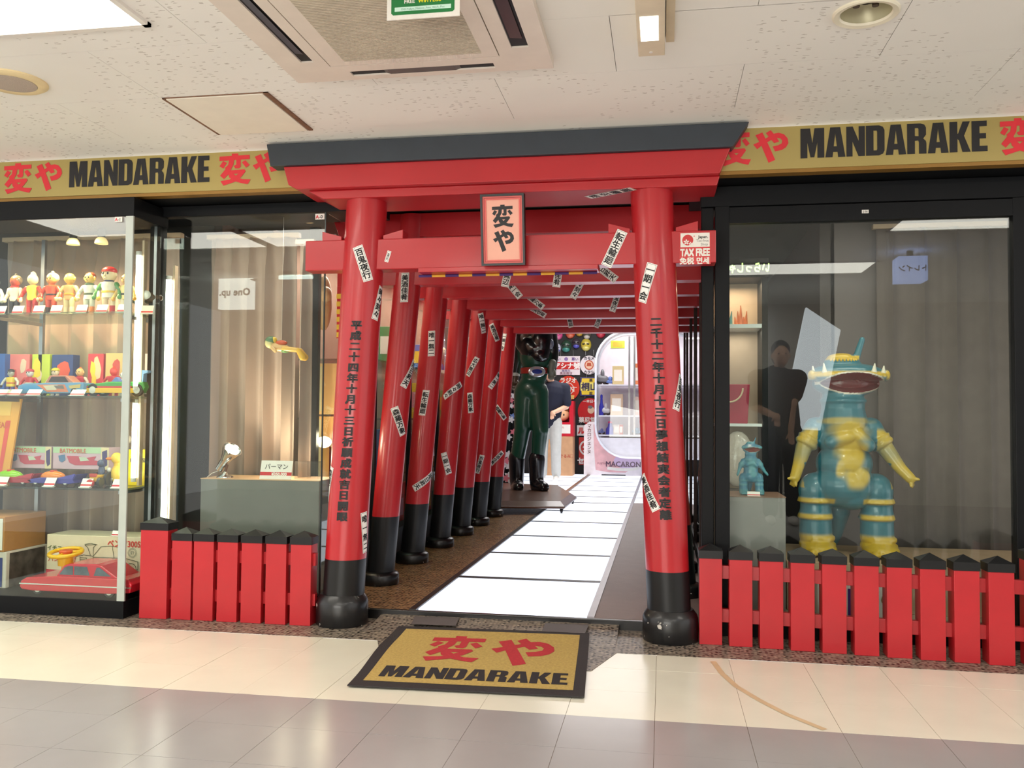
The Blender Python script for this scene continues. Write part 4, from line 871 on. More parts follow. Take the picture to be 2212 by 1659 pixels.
for i, (u, l) in enumerate(((4, 'at the left end of the middle shelf'), (26, 'in front of the striped figure'), (165, 'in front of the tin car bonnet'), (70, 'lying low beside the tin car'))): card(P(u, 850, y=.255).x, .255, MID, 'pinkish white price card ' + l, w=.08, h=.042, lean=40)
# lower shelf: printed car boxes, two finned cars, tractor rider, yellow box
LOW = SHZ[2]
def carbox(u0, u1, label):
    a, b = P(u0, 1000, y=.5), P(u1, 957, y=.5); t = thing('toy_car_box', label, 'box', ((a.x+b.x)/2, .55, LOW)); L, z0, z1 = b.x-a.x, LOW, LOW+.195
    z0 = LOW+.075
    o = MB().box((a.x, .5, z0), (b.x, .6, z1)).build('carton', M_((206, 176, 186), .6), t, bevel=.002); f = lambda s, q: (a.x+s*L, z0+q*(z1-z0))
    MB().flat([f(0, .72), f(.86, .72), f(.86, 1), f(0, 1)], .499).build('green_band', M_((176, 206, 164), .6), t); MB().flat([f(.86, 0), f(1, 0), f(1, 1), f(.86, 1)], .4985).build('cream_end', M_((222, 206, 160), .6), t)
    MB().flat([f(.25, .6), f(.3, .3), f(.4, .18), f(.84, .2), f(.86, .36), f(.74, .42), f(.78, .6), f(.6, .52), f(.44, .6)], .498).build('printed_car', M_((196, 78, 96), .6), t)
    MB().flat([f(.1, .6), f(.12, .36), f(.17, .3), f(.23, .4), f(.22, .66)], .4978).build('printed_shape', M_((84, 122, 160), .6), t); MB().flat([f(.88, .8), f(.97, .9), f(.98, .2), f(.92, .1), f(.89, .3)], .4978).build('printed_shape', M_((70, 60, 110), .6), t)
    MB().flat([f(.47, .56), f(.5, .36), f(.66, .4), f(.6, .54)], .4975).build('printed_canopy', M_((190, 206, 180), .6), t)
    word('BATMOBILE', *f(.36, .84), .034, .015, sx=.9, mapf=at_y(.4975)).build('lettering', M_((206, 92, 70), .6), t)
    MB().box((a.x+.01, .51, LOW), (b.x-.01, .59, z0)).build('riser', ACR, t)
carbox(16, 112, 'left one of the two pink printed car boxes on the lower shelf'); carbox(114, 236, 'right one of the two pink printed car boxes on the lower shelf')
FIN = [(0, .34), (.1, .42), (.3, .5), (.62, .5), (1, .74), (.93, .36), (.97, .2), (.85, .14), (.1, .14)]
def fincar(u0, u1, body, dome, label):
    a, b = P(u0, 1040, y=.3), P(u1, 1040, y=.3); t = car(label, a.x, b.x, .28, .1, LOW, .085, body, body, FIN, None, wheel_r=.019, wx=(.2, .78)); L = b.x-a.x
    MB().ell((a.x+.42*L, .33, LOW+.042), (.24*L, .036, .034), 18).build('dome', M_(dome, .1), t, smooth=True); MB().box((a.x+.4*L, .31, LOW+.05), (a.x+.46*L, .35, LOW+.08)).build('rider', M_((206, 70, 44)), t, bevel=.004)
    MB().prism([(a.x+.66*L, LOW+.044), (a.x+.98*L, LOW+.066), (a.x+.94*L, LOW+.04), (a.x+.66*L, LOW+.038)], .276, .28).build('fin', M_(tuple(min(255, c+20) for c in body)), t)
fincar(-36, 80, (176, 30, 44), (140, 200, 40), 'red finned toy car with a green canopy on the lower shelf'); fincar(60, 170, (52, 50, 150), (232, 130, 40), 'blue finned toy car with an orange canopy on the lower shelf')
x = P(211, 1040, y=.33).x
tr = thing('toy_tractor', 'yellow toy tractor with red wheels and a small round headed rider', 'toy tractor', (x, .33, LOW))
MB().box((x-.022, .29, LOW+.026), (x+.022, .37, LOW+.06)).build('engine', M_((232, 180, 40)), tr, bevel=.005); MB().box((x-.02, .286, LOW+.05), (x+.02, .3, LOW+.068)).build('radiator', M_((196, 60, 40)), tr, bevel=.003)
for s in (-1, 1):
    for yy, r in ((.37, .036), (.3, .024)): MB().lathe([(r*.4, -.008), (r, -.008), (r, .008), (r*.4, .008)], n=18, M=Matrix.Translation((x+s*.036, yy, LOW+r)) @ Matrix.Rotation(PI/2, 4, 'Y')).build('wheel', M_((40, 38, 36)), tr, smooth=True)
MB().lathe([(.004, -.006), (.02, -.006), (.02, .006), (.004, .006)], n=18, M=Matrix.Translation((x, .27, LOW+.02)) @ Matrix.Rotation(PI/2, 4, 'X')).build('front_wheel', M_((214, 60, 60)), tr, smooth=True)
mb = MB(); mb.cap((x, .36, LOW+.06), (x, .36, LOW+.09), .018, .016); mb.ell((x, .355, LOW+.118), (.02, .019, .02)); mb.build('rider', M_((70, 80, 110)), tr, smooth=True)
x = P(236, 1020, y=.38).x
figure('toy_figure', 'tiny white horse rider figure beside the tractor on the lower shelf', x, .38, LOW, .1, (230, 228, 222), (226, 224, 218), (226, 224, 218), (224, 222, 216), (220, 216, 210), (226, 224, 218), eyes=False)
a, b = P(272, 1035, y=.42), P(312, 962, y=.42)
t = thing('toy_box', 'bright yellow toy box with dark lettering at the end of the lower shelf', 'box', ((a.x+b.x)/2, .44, LOW)); MB().box((a.x, .42, LOW), (b.x+.03, .5, LOW+.19)).build('carton', M_((250, 220, 30), .5), t, bevel=.002)
word('MOUSE', (a.x+b.x)/2+.02, LOW+.135, .03, .03, mapf=at_y(.418)).build('lettering', M_((50, 44, 30)), t)
x = P(254, 1000, y=.4).x
t = thing('rubber_duck', 'orange billed yellow duck toy hanging beside the yellow box', 'toy', (x, .4, LOW)); mb = MB(); mb.ell((x, .4, LOW+.06), (.03, .035, .055)); mb.ell((x, .39, LOW+.145), (.028, .028, .03)); mb.cap((x, .4, LOW+.1), (x, .395, LOW+.13), .018, .018); mb.build('body', M_((246, 200, 60)), t, smooth=True); MB().ell((x-.03, .375, LOW+.142), (.022, .014, .008)).build('bill', M_((236, 130, 40)), t, smooth=True)
for u, l in ((2, 'at the left end of the lower shelf'), (105, 'in front of the blue finned car'), (184, 'left of the tractor'), (252, 'right of the tractor')): card(P(u, 1045, y=.25).x, .25, LOW, 'white price card ' + l, w=.06, h=.05, lean=30)
# hanging orange bag at the left edge
a, b = P(-40, 1010, y=.44), P(46, 862, y=.44)
t = thing('toy_bag', 'orange header card bag with a red stripe at the left edge of the lower shelf', 'toy bag', ((a.x+b.x)/2, .44, LOW)); f = lambda s, q: (a.x+s*(b.x-a.x), LOW+q*(b.z-LOW))
MB().prism([f(0, 0), f(.7, 0), f(1, 1), f(0, 1)], .44, .452).build('bag', M_((236, 166, 64), .4), t); MB().flat([f(.44, .1), f(.54, .1), f(.74, .74), f(.62, .74)], .439).build('stripe', M_((226, 80, 64)), t); MB().flat([f(.3, .8), f(.73, .8), f(.76, 1), f(.3, 1)], .4388).build('label_patch', M_((244, 190, 90)), t)
word('HEAD', *f(.5, .69), .044, .02, sx=.8, mapf=at_y(.4385)).build('lettering', M_((206, 90, 50)), t)
# bottom: two crates, big printed box, red ride car with a steering wheel
BOT = .09
a, b = P(-30, 1190, y=.3), P(64, 1106, y=.5)
t = thing('carton_box', 'brown cardboard box with a green window, topmost of the corner stack', 'box', (-3.4, .4, BOT+.185)); x1 = P(8, 1190, y=.3).x
MB().box((x1-.3, .3, BOT+.19), (x1, .62, BOT+.375)).build('carton', M_((176, 122, 60), .8), t, bevel=.004); MB().flat([(x1-.25, BOT+.2), (x1-.008, BOT+.2), (x1-.008, BOT+.365), (x1-.25, BOT+.365)], .298).build('white_label', PAPER, t)
MB().flat([(x1-.24, BOT+.21), (x1-.03, BOT+.21), (x1-.03, BOT+.29), (x1-.24, BOT+.29)], .2975).build('green_window', M_((50, 160, 100)), t)
t = thing('carton_box', 'black patterned box with a cream edge at the bottom of the corner stack', 'box', (-3.4, .4, BOT)); MB().box((x1-.3, .305, BOT), (x1+.012, .62, BOT+.19)).build('carton', M_((214, 206, 190), .7), t, bevel=.004)
MB().box((x1+.012, .33, BOT+.0), (x1+.0135, .6, BOT+.18)).build('dark_side', mat('dark_pattern_print', (60, 56, 50), .5, var=.9, scale=20), t); MB().flat([(x1-.3, BOT+.006), (x1-.008, BOT+.006), (x1-.008, BOT+.16), (x1-.3, BOT+.16)], .303).build('blue_front', M_((52, 70, 130)), t)
a, b = P(98, 1290, y=.5), P(306, 1157, y=.5)
t = thing('printed_box', 'large cream box printed with a car outline behind the red toy car', 'box', ((a.x+b.x)/2, .6, BOT)); L = b.x-a.x; H = .262; f = lambda s, q: (a.x+s*L, BOT+q*H)
MB().box((a.x, .5, BOT), (b.x, .7, BOT+H)).build('carton', M_((232, 218, 184), .7), t, bevel=.003); MB().flat([f(0, 0), f(1, 0), f(1, .2), f(0, .28)], .4985).build('red_band', M_((206, 40, 56), .6), t)
oc = mat('olive_ink', (70, 76, 52), .6); mb = MB()
for pts in ([(.3, .42), (.32, .56), (.4, .6), (.5, .58), (.5, .4), (.3, .36), (.3, .42)], [(.5, .58), (.58, .78), (.68, .8), (.78, .78), (.84, .56), (.97, .5), (.97, .34), (.5, .34)], [(.5, .56), (.84, .56)], [(.7, .79), (.72, .56)], [(.36, .54), (.43, .54), (.44, .38), (.37, .38), (.36, .54)], [(.36, .5), (.44, .5)], [(.36, .46), (.44, .46)], [(.36, .42), (.44, .42)], [(.47, .6), (.44, .76), (.41, .8), (.53, .82), (.5, .76), (.5, .6)], [(.41, .82), (.47, .84), (.54, .82)]): mb.line([f(*p) for p in pts], .0028, .4975)
for c, r in ((.58, .085), (.9, .085)): mb.line([f(c+r*.62*math.cos(i*PI/8), .36+r*math.sin(i*PI/8)*1.2) for i in range(17)], .0028, .4972)
mb.build('car_drawing', oc, t); word('イチコーの', *f(.14, .72), .03, .02, mapf=at_y(.4975), rot=-.04).build('lettering', mat('green_ink', (74, 96, 44), .6), t)
word('ハンドル付', *f(.17, .5), .034, .02, mapf=at_y(.4975)).build('lettering', M_((196, 96, 70), .6), t); word('ベンツ300S', *f(.82, .86), .046, .02, sx=.86, mapf=at_y(.4975)).build('lettering', M_((210, 60, 50), .6), t)
mb = MB(); [mb.line([f(.91+r*.6*math.cos(i*PI/10), .68+r*1.25*math.sin(i*PI/10)) for i in range(21)], .0022, .4975) for r in (.075, .06)]; word('ST', *f(.91, .68), .022, .02, mapf=at_y(.4973), mb=mb); mb.build('emblem', mat('grey_green_ink', (150, 150, 130), .6), t)
card(P(246, 1163, y=.49).x, .51, BOT+H, 'small white price card on top of the large printed box', w=.055, h=.03)
a, b = P(44, 1285, y=.2), P(296, 1280, y=.24)
x0, x1 = a.x, b.x; L = x1-x0; y0, y1 = .19, .42; z = BOT
rcar = thing('toy_car', 'large red toy saloon car with a yellow steering wheel on its bonnet', 'toy car', ((x0+x1)/2, .3, z))
MB().prism([(x0, z+.04), (x0+.01*L, z+.068), (x0+.06*L, z+.085), (x0+.33*L, z+.098), (x0+.97*L, z+.096), (x1, z+.07), (x0+.985*L, z+.028), (x0+.8*L, z+.02), (x0+.12*L, z+.02), (x0+.02*L, z+.026)], y0, y1).build('body', M_((208, 36, 52), .22), rcar, bevel=.012, seg=3)
MB().prism([(x0+.30*L, z+.09), (x0+.375*L, z+.15), (x0+.42*L, z+.16), (x0+.66*L, z+.162), (x0+.71*L, z+.155), (x0+.86*L, z+.095)], y0+.02, y1-.02).build('roof', M_((208, 36, 52), .22), rcar, bevel=.008, seg=3)
WIN = mat('toy_window', (92, 104, 112), .12, var=.3, scale=20)
for q in ([(.335, .104), (.385, .142), (.42, .148), (.46, .148), (.46, .104)], [(.47, .104), (.47, .148), (.585, .148), (.61, .104)], [(.645, .104), (.67, .146), (.70, .146), (.80, .104)]): MB().flat([(x0+s*L, z+h_) for s, h_ in q], y0+.0185).build('window', WIN, rcar)
MB().box((x0+.0*L, y0-.002, z+.052), (x1-.0, y0, z+.058)).build('chrome_trim', CHROME, rcar); wheels(rcar, (x0+.16*L, x0+.8*L), y0+.012, y1-.012, z+.03, .03)
c = Vector((x0+.285*L, .30, z+.20)); ring = [c+Vector((.078*math.cos(i*PI/12), .078*math.sin(i*PI/12), .012*math.sin(i*PI/12))) for i in range(24)]
YEL = M_((246, 190, 20), .3); mb = MB(); mb.tube(ring, .0105, 10, True)
for k in range(3): mb.cyl(c, ring[k*8+2], .007, n=8)
sw = mb.build('steering_wheel', YEL, rcar, smooth=True); MB().lathe([(.03, -.004), (.034, .006), (.03, .014), (.004, .017)], tuple(c), 18).build('horn_button', M_((226, 92, 30)), sw, smooth=True)
MB().lathe([(.02, -.115), (.02, -.07), (.036, -.066), (.04, -.012), (.03, -.004)], tuple(c), 20).build('column', YEL, rcar, smooth=True)

# ---- display beside it: plinth, lamp, price card, acrylic box, hanging figure
a, b = P(434, 1034, y=.6), P(690, 1036, y=.6); pzt = .668
t = thing('display_plinth', 'grey display plinth with a lamplit top behind the red fence', 'plinth', ((a.x+b.x)/2, .75, .08)); MB().box((a.x, .6, .08), (b.x, .90, pzt-.004)).build('body', mat('plinth_grey', (128, 128, 122), .45, var=.08, scale=4), t, bevel=.002)
MB().box((a.x-.002, .598, pzt-.004), (b.x+.002, .902, pzt)).build('top', mat('plinth_top_lamplit', (232, 190, 148), .5), t)  # grey plinth's top: the lamp's warm light is put into this peach colour
p = P(486, 1030, y=.68)
lp = thing('clip_lamp', 'chrome spotlight lamp tilted on a round base upon the plinth', 'lamp', (p.x, .68, pzt))
MB().lathe([(.045, 0), (.044, .006), (.02, .016), (.01, .03), (.008, .034)], (p.x, .68, pzt), 24).build('base', CHROME, lp, smooth=True); MB().cyl((p.x, .68, pzt+.03), (p.x+.012, .68, pzt+.07), .008, n=10).build('stem', mat('lamp_brown', (96, 60, 46), .4), lp, smooth=True)
Ml = Matrix.Translation((p.x-.008, .68, pzt+.085)) @ Vector((.62, -.25, .75)).to_track_quat('Z', 'Y').to_matrix().to_4x4()
MB().lathe([(.012, -.06), (.022, -.055), (.024, .01), (.03, .03), (.036, .05), (.05, .085), (.054, .1), (.05, .1), (.035, .06), (.004, .05)], n=24, M=Ml).build('head', CHROME, lp, smooth=True)
MB().ell((0, 0, .08), (.034, .034, .02), 16, M=Ml).build('bulb', mat('bulb_lit', (255, 236, 200), .3, emit=9, ecol=(255, 236, 200)), lp, smooth=True)
MB().tube([P(470, 1018, y=.68), P(458, 1022, y=.67), P(447, 1031, y=.66)], .0018, 6).build('wire', WHITE, lp, smooth=True)
light('SPOT', 'plinth_lamp', (p.x+.06, .62, pzt+.19), 22, (1, .82, .62), .04, aim=(p.x+.45, .95, 1.25), spot=130, blend=.8)
light('AREA', 'display_lamp', (-2.2, .56, 2.03), 3.5, (1, .88, .76), .7, .12, aim=(-2.2, .85, .9))
light('POINT', 'plinth_glow', (p.x+.35, .72, pzt+.13), 2.2, (1, .80, .58), .04)
a, b = P(557, 1031, y=.62), P(631, 989, y=.62)
t = thing('price_sign', 'large white price sign with a red band on the plinth', 'price card', ((a.x+b.x)/2, .62, pzt)); wd, hh = (b.x-a.x)*.93, .102
Mp = Matrix.Translation(((a.x+b.x)/2, .625, pzt)) @ Matrix.Rotation(math.radians(-14), 4, 'X')
MB().box((-wd/2, -.001, 0), (wd/2, .001, hh), Mp).build('card', CARD, t); MB().box((-wd/2, -.0016, hh*.2), (wd/2, -.001, hh*.38), Mp).build('red_band', LRED, t); MB().box((-wd/2, 0, 0), (wd/2, .03, .002), Mp).build('foot', CARD, t)
mf = lambda x, z: tuple(Mp @ Vector((x, -.0022, z)))
word('パーマン', 0, hh*.68, .034, .004, mapf=mf).build('lettering', INK, t); word('¥350,000', .02, hh*.285, .023, .035, mapf=mf).build('lettering', CARD, t)
a, b = P(636, 1027, y=.7), P(688, 988, y=.7)
t = thing('acrylic_box', 'clear acrylic cube riser at the right end of the plinth', 'riser', ((a.x+b.x)/2, .7, pzt)); x0, x1 = a.x, b.x; mb = MB(); e = .004; hh = .095
for q in (((x0, .7, pzt), (x1, .7+e, pzt+hh)), ((x0, .76, pzt), (x1, .76+e, pzt+hh)), ((x0, .7, pzt), (x0+e, .76, pzt+hh)), ((x1-e, .7, pzt), (x1, .76, pzt+hh)), ((x0, .7, pzt+hh-e), (x1, .764, pzt+hh)), (((x0+x1)/2, .705, pzt), ((x0+x1)/2+e, .755, pzt+hh))): mb.box(*q)
mb.build('walls', ACR, t)
a, b = P(575, 745, y=.66), P(658, 752, y=.66)
t = thing('flying_figure', 'small yellow and green flying figure hanging by thread before the curtain', 'toy figure', ((a.x+b.x)/2, .66, (a.z+b.z)/2)); hx = (b-a)
g2 = lambda s, dz=0, dy=0: a+hx*s+Vector((0, dy, dz))
mb = MB(); mb.cap(g2(.22, -.006), g2(.5, -.012), .024, .022); mb.cap(g2(.2, -.012, -.02), g2(.3, -.03, -.03), .011, .01); mb.build('body', M_((232, 190, 130)), t, smooth=True)
MB().ell(tuple(g2(.1, .012)), (.028, .028, .03), 16).build('head', M_((226, 214, 150)), t, smooth=True); MB().ell(tuple(g2(.12, .026)), (.03, .029, .024), 16).build('cap', M_((92, 130, 90)), t, smooth=True); MB().ell(tuple(g2(.21, .03)), (.016, .02, .018), 12).build('ear_flap', M_((236, 200, 60)), t, smooth=True)
for dy in (-.014, .016): MB().cap(g2(.5, -.012, dy), g2(.86, -.014, dy), .015, .012).build('leg', M_((240, 190, 90)), t, smooth=True); MB().cap(g2(.86, -.014, dy), g2(.98, -.05, dy), .013, .02).build('boot', M_((232, 180, 50)), t, smooth=True)
MB().ell(tuple(g2(.4, .018)), (.034, .022, .014), 12).build('cape', M_((222, 90, 50)), t, smooth=True); MB().ell(tuple(g2(.5, -.024)), (.024, .024, .012), 12).build('shorts', M_((96, 150, 80)), t, smooth=True)
MB().cyl(g2(.4, .03), Vector((g2(.4).x, .66, 2.1)), .0006, n=5).build('thread', WHITE, t)
# ================================================================== sculpted figures: one continuous skin from overlapping masses
def skin(mb, voxel, iters=6, fac=.5):
    me = bpy.data.meshes.new('t'); me.from_pydata(mb.v, [], mb.f); o = bpy.data.objects.new('t', me); C.objects.link(o)
    r = o.modifiers.new('r', 'REMESH'); r.mode = 'VOXEL'; r.voxel_size = voxel
    sm = o.modifiers.new('s', 'SMOOTH'); sm.iterations = iters; sm.factor = fac
    dg = bpy.context.evaluated_depsgraph_get(); e = bpy.data.meshes.new_from_object(o.evaluated_get(dg)); bpy.data.objects.remove(o); bpy.data.meshes.remove(me); return e
def attr_mat(name, cols, rough=.35, metal=0, coat=.3):
    """colour patches: weights stored per vertex choose between flat paints"""
    m = mat(name, cols[0], rough, metal, .05, 20, coat=coat); nt = m.node_tree; L = nt.links.new; b = nt.nodes['Principled BSDF']
    prev = [n for n in nt.nodes if n.type == 'VALTORGB'][0].outputs['Color']
    at = nt.nodes.new('ShaderNodeAttribute'); at.attribute_name = 'paint'; sep = nt.nodes.new('ShaderNodeSeparateColor'); L(at.outputs['Color'], sep.inputs[0])
    for i, c in enumerate(cols[1:]):
        mx = nt.nodes.new('ShaderNodeMix'); mx.data_type = 'RGBA'; L(sep.outputs[i], mx.inputs[0]); L(prev, mx.inputs[6]); mx.inputs[7].default_value = lin(c); prev = mx.outputs[2]
    L(prev, b.inputs['Base Color']); return m
def paint(me, fn):
    a = me.color_attributes.new('paint', 'FLOAT_COLOR', 'POINT'); buf = []
    for v in me.vertices: w = fn(v.co); buf += [w[0], w[1], w[2], 1]
    a.data.foreach_set('color', buf)
def ss(a, b, x): t = max(0, min(1, (x-a)/(b-a))); return t*t*(3-2*t)
def obj_of(name, me, m, parent, loc=(0, 0, 0), local=False):
    if not local: me.transform(Matrix.Translation(-OFF.get(parent, Vector())))
    me.materials.clear(); me.materials.append(m); me.polygons.foreach_set('use_smooth', [True]*len(me.polygons)); me.name = name
    o = bpy.data.objects.new(name, me); C.objects.link(o); o.parent = parent; o.location = loc; OFF[o] = OFF.get(parent, Vector()); return o
def monster(label, loc, s, voxel, detail=True):
    """s: metres per drawing unit; drawing x 640 = centre, y 1590 = soles"""
    t = thing('monster_statue' if detail else 'monster_figure', label, 'statue' if detail else 'toy figure', loc)
    V = lambda X, Y, d=0: Vector(((X-640)*s, d*s, (1590-Y)*s)); mb = MB(); cap = lambda a, b, r0, r1: mb.cap(a, b, r0*s, r1*s, 18); ell = lambda c, r: mb.ell(c, [q*s for q in r], 22)
    ell(V(600, 1110), (215, 190, 165)); ell(V(605, 960), (190, 165, 150)); ell(V(610, 800), (185, 140, 130)); ell(V(612, 720), (190, 120, 80)); ell(V(640, 1190, -30), (120, 130, 90))
    cap(V(600, 680), V(600, 560), 165, 140); cap(V(600, 560), V(600, 500), 146, 140); ell(V(598, 525, -10), (158, 150, 40))     # neck and collar fold
    ell(V(620, 405, 10), (225, 190, 95)); ell(V(628, 330, 20), (250, 200, 70)); ell(V(600, 262, 30), (125, 110, 60)); ell(V(595, 226, 25), (100, 90, 36))
    for i in range(13): a = -1.05+2.1*i/12; ell(V(628+255*math.sin(a), 352+10*abs(math.sin(a)), -(235*math.cos(a))+30), (42, 42, 28))      # brow lip
    cap(V(690, 235, 20), V(735, 95, 20), 26, 20); ell(V(870, 350, -60), (30, 40, 42)); ell(V(385, 350, -60), (30, 40, 40))
    for sgn, sh, el, wr, hd in ((-1, (415, 715), (335, 850), (288, 985), (262, 1060)), (1, (785, 715), (872, 850), (958, 985), (1015, 1050))):
        cap(V(*sh), V(*el, -20), 78, 56); cap(V(*el, -20), V(*wr, -70), 58, 40); cap(V(*wr, -70), V(*hd, -95), 40, 36)
        for k in range(4): a = V(*hd, -95); cap(a, a+Vector((sgn*(8+10*k)*s-12*s*sgn, (-30+18*k)*s, -(58-6*abs(k-1))*s)), 15, 10)
        cap(V(*hd, -100), V(hd[0]-sgn*-46, hd[1]+4, -125), 15, 11)
        for f_ in (.38, .62): q = V(*sh).lerp(V(*el, -20), f_+.22); mb.lathe([(40*s, -16*s), (84*s, -14*s), (74*s, 12*s), (40*s, 14*s)], n=20, M=Matrix.Translation(q) @ (V(*el, -20)-V(*sh)).to_track_quat('Z', 'Y').to_matrix().to_4x4())
    for cx, fx in ((410, 425), (815, 830)):
        ell(V(cx, 1150), (112, 118, 125)); mb.lathe([(96*s, 0), (112*s, 60*s), (108*s, 200*s), (100*s, 330*s)], tuple(V(cx+4, 1530)), 22); ell(V(cx+4, 1330), (112, 110, 150))
        for Y in (1215, 1325): mb.lathe([(90*s, 28*s), (112*s, 18*s), (124*s, -14*s), (90*s, -16*s)], tuple(V(cx+2, Y)), 24)
        for Y, r in ((1475, 118), (1520, 124)): mb.lathe([(80*s, 26*s), (r*s, 10*s), (r*s, -16*s), (80*s, -26*s)], tuple(V(fx, Y)), 22)
        ell(V(fx, 1545, -60), (120, 150, 52)); mb.box(tuple(V(fx-100, 1588, -150)), tuple(V(fx+100, 1550, 60)))
        for k in (-1, 0, 1): ell(V(fx+58*k, 1562, -185), (30, 40, 27))
    cap(V(590, 1300, 150), V(575, 1470, 220), 85, 60); cap(V(575, 1470, 220), V(565, 1565, 260), 60, 30)
    for X0, X1, Y0, Y1 in ((470, 640, 850, 780), (640, 770, 790, 840)): cap(V(X0+30, Y0-40, -118), V(X1-30, Y1-10, -128), 46, 46)
    ell(V(560, 985, -128), (56, 26, 74)); ell(V(690, 1060, -128), (64, 40, 84))
    me = skin(mb, voxel, 4 if detail else 2)
    for v in me.vertices:                                  # the mouth is a deep lens
        X, Y = 640+v.co.x/s, 1590-v.co.z/s
        if v.co.y < -40*s:
            u = (X-645)/212; c = abs(u)
            if c < 1:
                hh = 66*(1-u*u)**.75; d = (Y-405)/max(hh, 1)
                if abs(d) < 1: v.co.y += min(120*s, 150*s*(1-d*d)*(1-u*u)**.5)
    def col(p):
        X, Y, d = 640+p.x/s, 1590-p.z/s, p.y/s
        u = (X-645)/212; hh = 66*(1-min(1, u*u))**.75 if abs(u) < 1 else 0; inm = abs(u) < 1 and abs(Y-405) < hh*1.02 and d < 30
        lip = abs(X-640) < 235 and not inm and abs(Y-405) < hh*1.02+11 and 380 < Y+hh < 900 and 330 < Y < 482 and d < -20
        gold = 0
        if Y < 242: gold = ss(246, 232, Y)*(abs(X-598) < 112)
        elif Y < 480: gold = max(ss(318, 332, Y)*ss(372, 356, Y+.0*X)*ss(-20, -80, d), ss(215, 245, abs(X-628))*ss(300, 330, Y)*ss(392, 372, Y))
        elif Y < 1270 and abs(X-612) < 200:
            w = 12*math.sin(X*.05+Y*.03)
            for gx_, gy_, ga, gb, k in ((622, 735, 120, 85, 1), (628, 890, 92, 140, 1), (655, 1040, 84, 84, .95), (560, 980, 40, 64, .9), (600, 665, 190, 26, .7)): gold = max(gold, k*ss(1.35, .62, math.hypot((X+w-gx_)/ga, (Y-gy_)/gb)))
            gold *= ss(-20, -90, d)
        if abs(X-612) > (195 if Y < 950 else 285) and 690 < Y < 1130:
            q = .5+.5*math.sin((Y-700)/38); gold = max(gold, (.55+.45*q)*ss(0, -66, d)*ss(700, 740, Y) if Y < 990 else .95*ss(10, -80, d))
        if Y > 1180:
            for Y0 in (1215, 1325): gold = max(gold, ss(26, 10, abs(Y-Y0))*(d < 120)*ss(85, 100, abs(X-612)))
            gold = max(gold, ss(1432, 1466, Y)*(d < 130)*ss(1588, 1560, Y+20*(d > 40)))
        if Y < 210 and X > 650: gold = 0
        if inm: return (0, 1, 0)
        if lip: return (0, 0, 1)
        return (gold, 0, 0)
    paint(me, col); obj_of('body', me, MONST if detail else MONS2, t, local=True)
    if detail:
        mb = MB(); 
        for k in range(9): a = -.9+1.8*k/8; mb.ell(V(598+104*math.sin(a), 243, 22-100*math.cos(a)), (9*s, 7*s, 12*s), 8)
        for X, Y, d, r in ((770, 338, -165, 21), (845, 350, -93, 22), (455, 335, -143, 19), (395, 348, -66, 19)): mb2 = MB(); e_ = 6 if X > 620 else -6; mb2.cap(V(X, Y, d), V(X+e_, Y-62, d), r*s, 4*s, 14); mb2.build('tooth', mat('tooth_ivory', (232, 224, 206), .35), t, smooth=True, local=True)
        mb.build('cap_studs', mat('monster_gold', (226, 180, 40), .35, coat=.3), t, smooth=True, local=True)
    return t
MONST = attr_mat('vinyl_teal', [(52, 116, 132), (214, 178, 62), (122, 26, 34), (228, 214, 196)], .3); MONS2 = attr_mat('vinyl_blue', [(56, 130, 158), (80, 150, 160), (150, 70, 60), (150, 180, 176)], .35)
# ================================================================== RIGHT WINDOW
rw = thing('display_window', 'large black framed display window holding the blue and gold monster', 'showcase', (.95, .42, 0))
fx0, fx1 = .335, 1.578
MB().box((.268, .40, .0), (fx0, .47, 2.115)).build('frame_post', FRM, rw, bevel=.003); MB().box((fx1, .40, .0), (1.70, .47, 2.115)).build('frame_post', FRM, rw, bevel=.003)
MB().box((fx0, .40, 1.941), (fx1, .47, 2.016)).build('top_frame', FRM, rw); MB().box((.2, .395, 2.021), (5, .47, 2.118)).build('header', FRM, rw, bevel=.003); MB().box((fx0, .40, .0), (fx1, .47, .1)).build('bottom_frame', FRM, rw)
MB().box((.205, .41, .0), (.262, .47, 2.02)).build('side_post', FRM, rw, bevel=.003)
pane(rw, (fx0, .424, .1), (fx1, .430, 1.941))
MB().box((.285, .397, .56), (.318, .4, .62)).build('latch_plate', FRM, rw)
p = P(1869, 457, y=.40); MB().box((p.x-.015, .3985, p.z-.008), (p.x+.015, .4, p.z+.008)).build('number_tag', WHITE, rw); word('J-16', p.x, p.z, .013, .02, mapf=at_y(.398)).build('lettering', INK, rw)
ps = thing('statue_plinth', 'low beige plinth under the monster statue', 'plinth', (1.0, .9, .09)); MB().box((.62, .62, .09), (1.9, 1.25, .325)).build('plinth', mat('plinth_beige', (176, 150, 122), .6), ps, bevel=.004)
for u0, u1, l, c in ((1766, 1840, 'white box with purple edge on the floor below the monster', (236, 230, 224)), (1880, 1925, 'white and purple printed box on the floor below the monster', (236, 232, 228))):
    a, b = P(u0, 1322, y=.52), P(u1, 1258, y=.52); t = thing('printed_box', l, 'box', ((a.x+b.x)/2, .55, .09)); MB().box((a.x, .52, .09), (b.x, .6, b.z)).build('carton', M_(c, .5), t, bevel=.002); MB().box((b.x-.018, .5185, .095), (b.x-.002, .52, b.z-.03)).build('purple_edge', M_((76, 40, 130)), t)
    word('16', (a.x+b.x)/2, .09+(b.z-.09)*.55, .06, .03, mapf=at_y(.518)).build('lettering', M_((150, 120, 90)), t) if u0 > 1800 else None
monster('blue and gold vinyl monster statue with a wide open red mouth', (.968, .9, .325), .000738, .0056)
a, b = P(1573, 1072, y=.55), P(1697, 1072, y=.55)
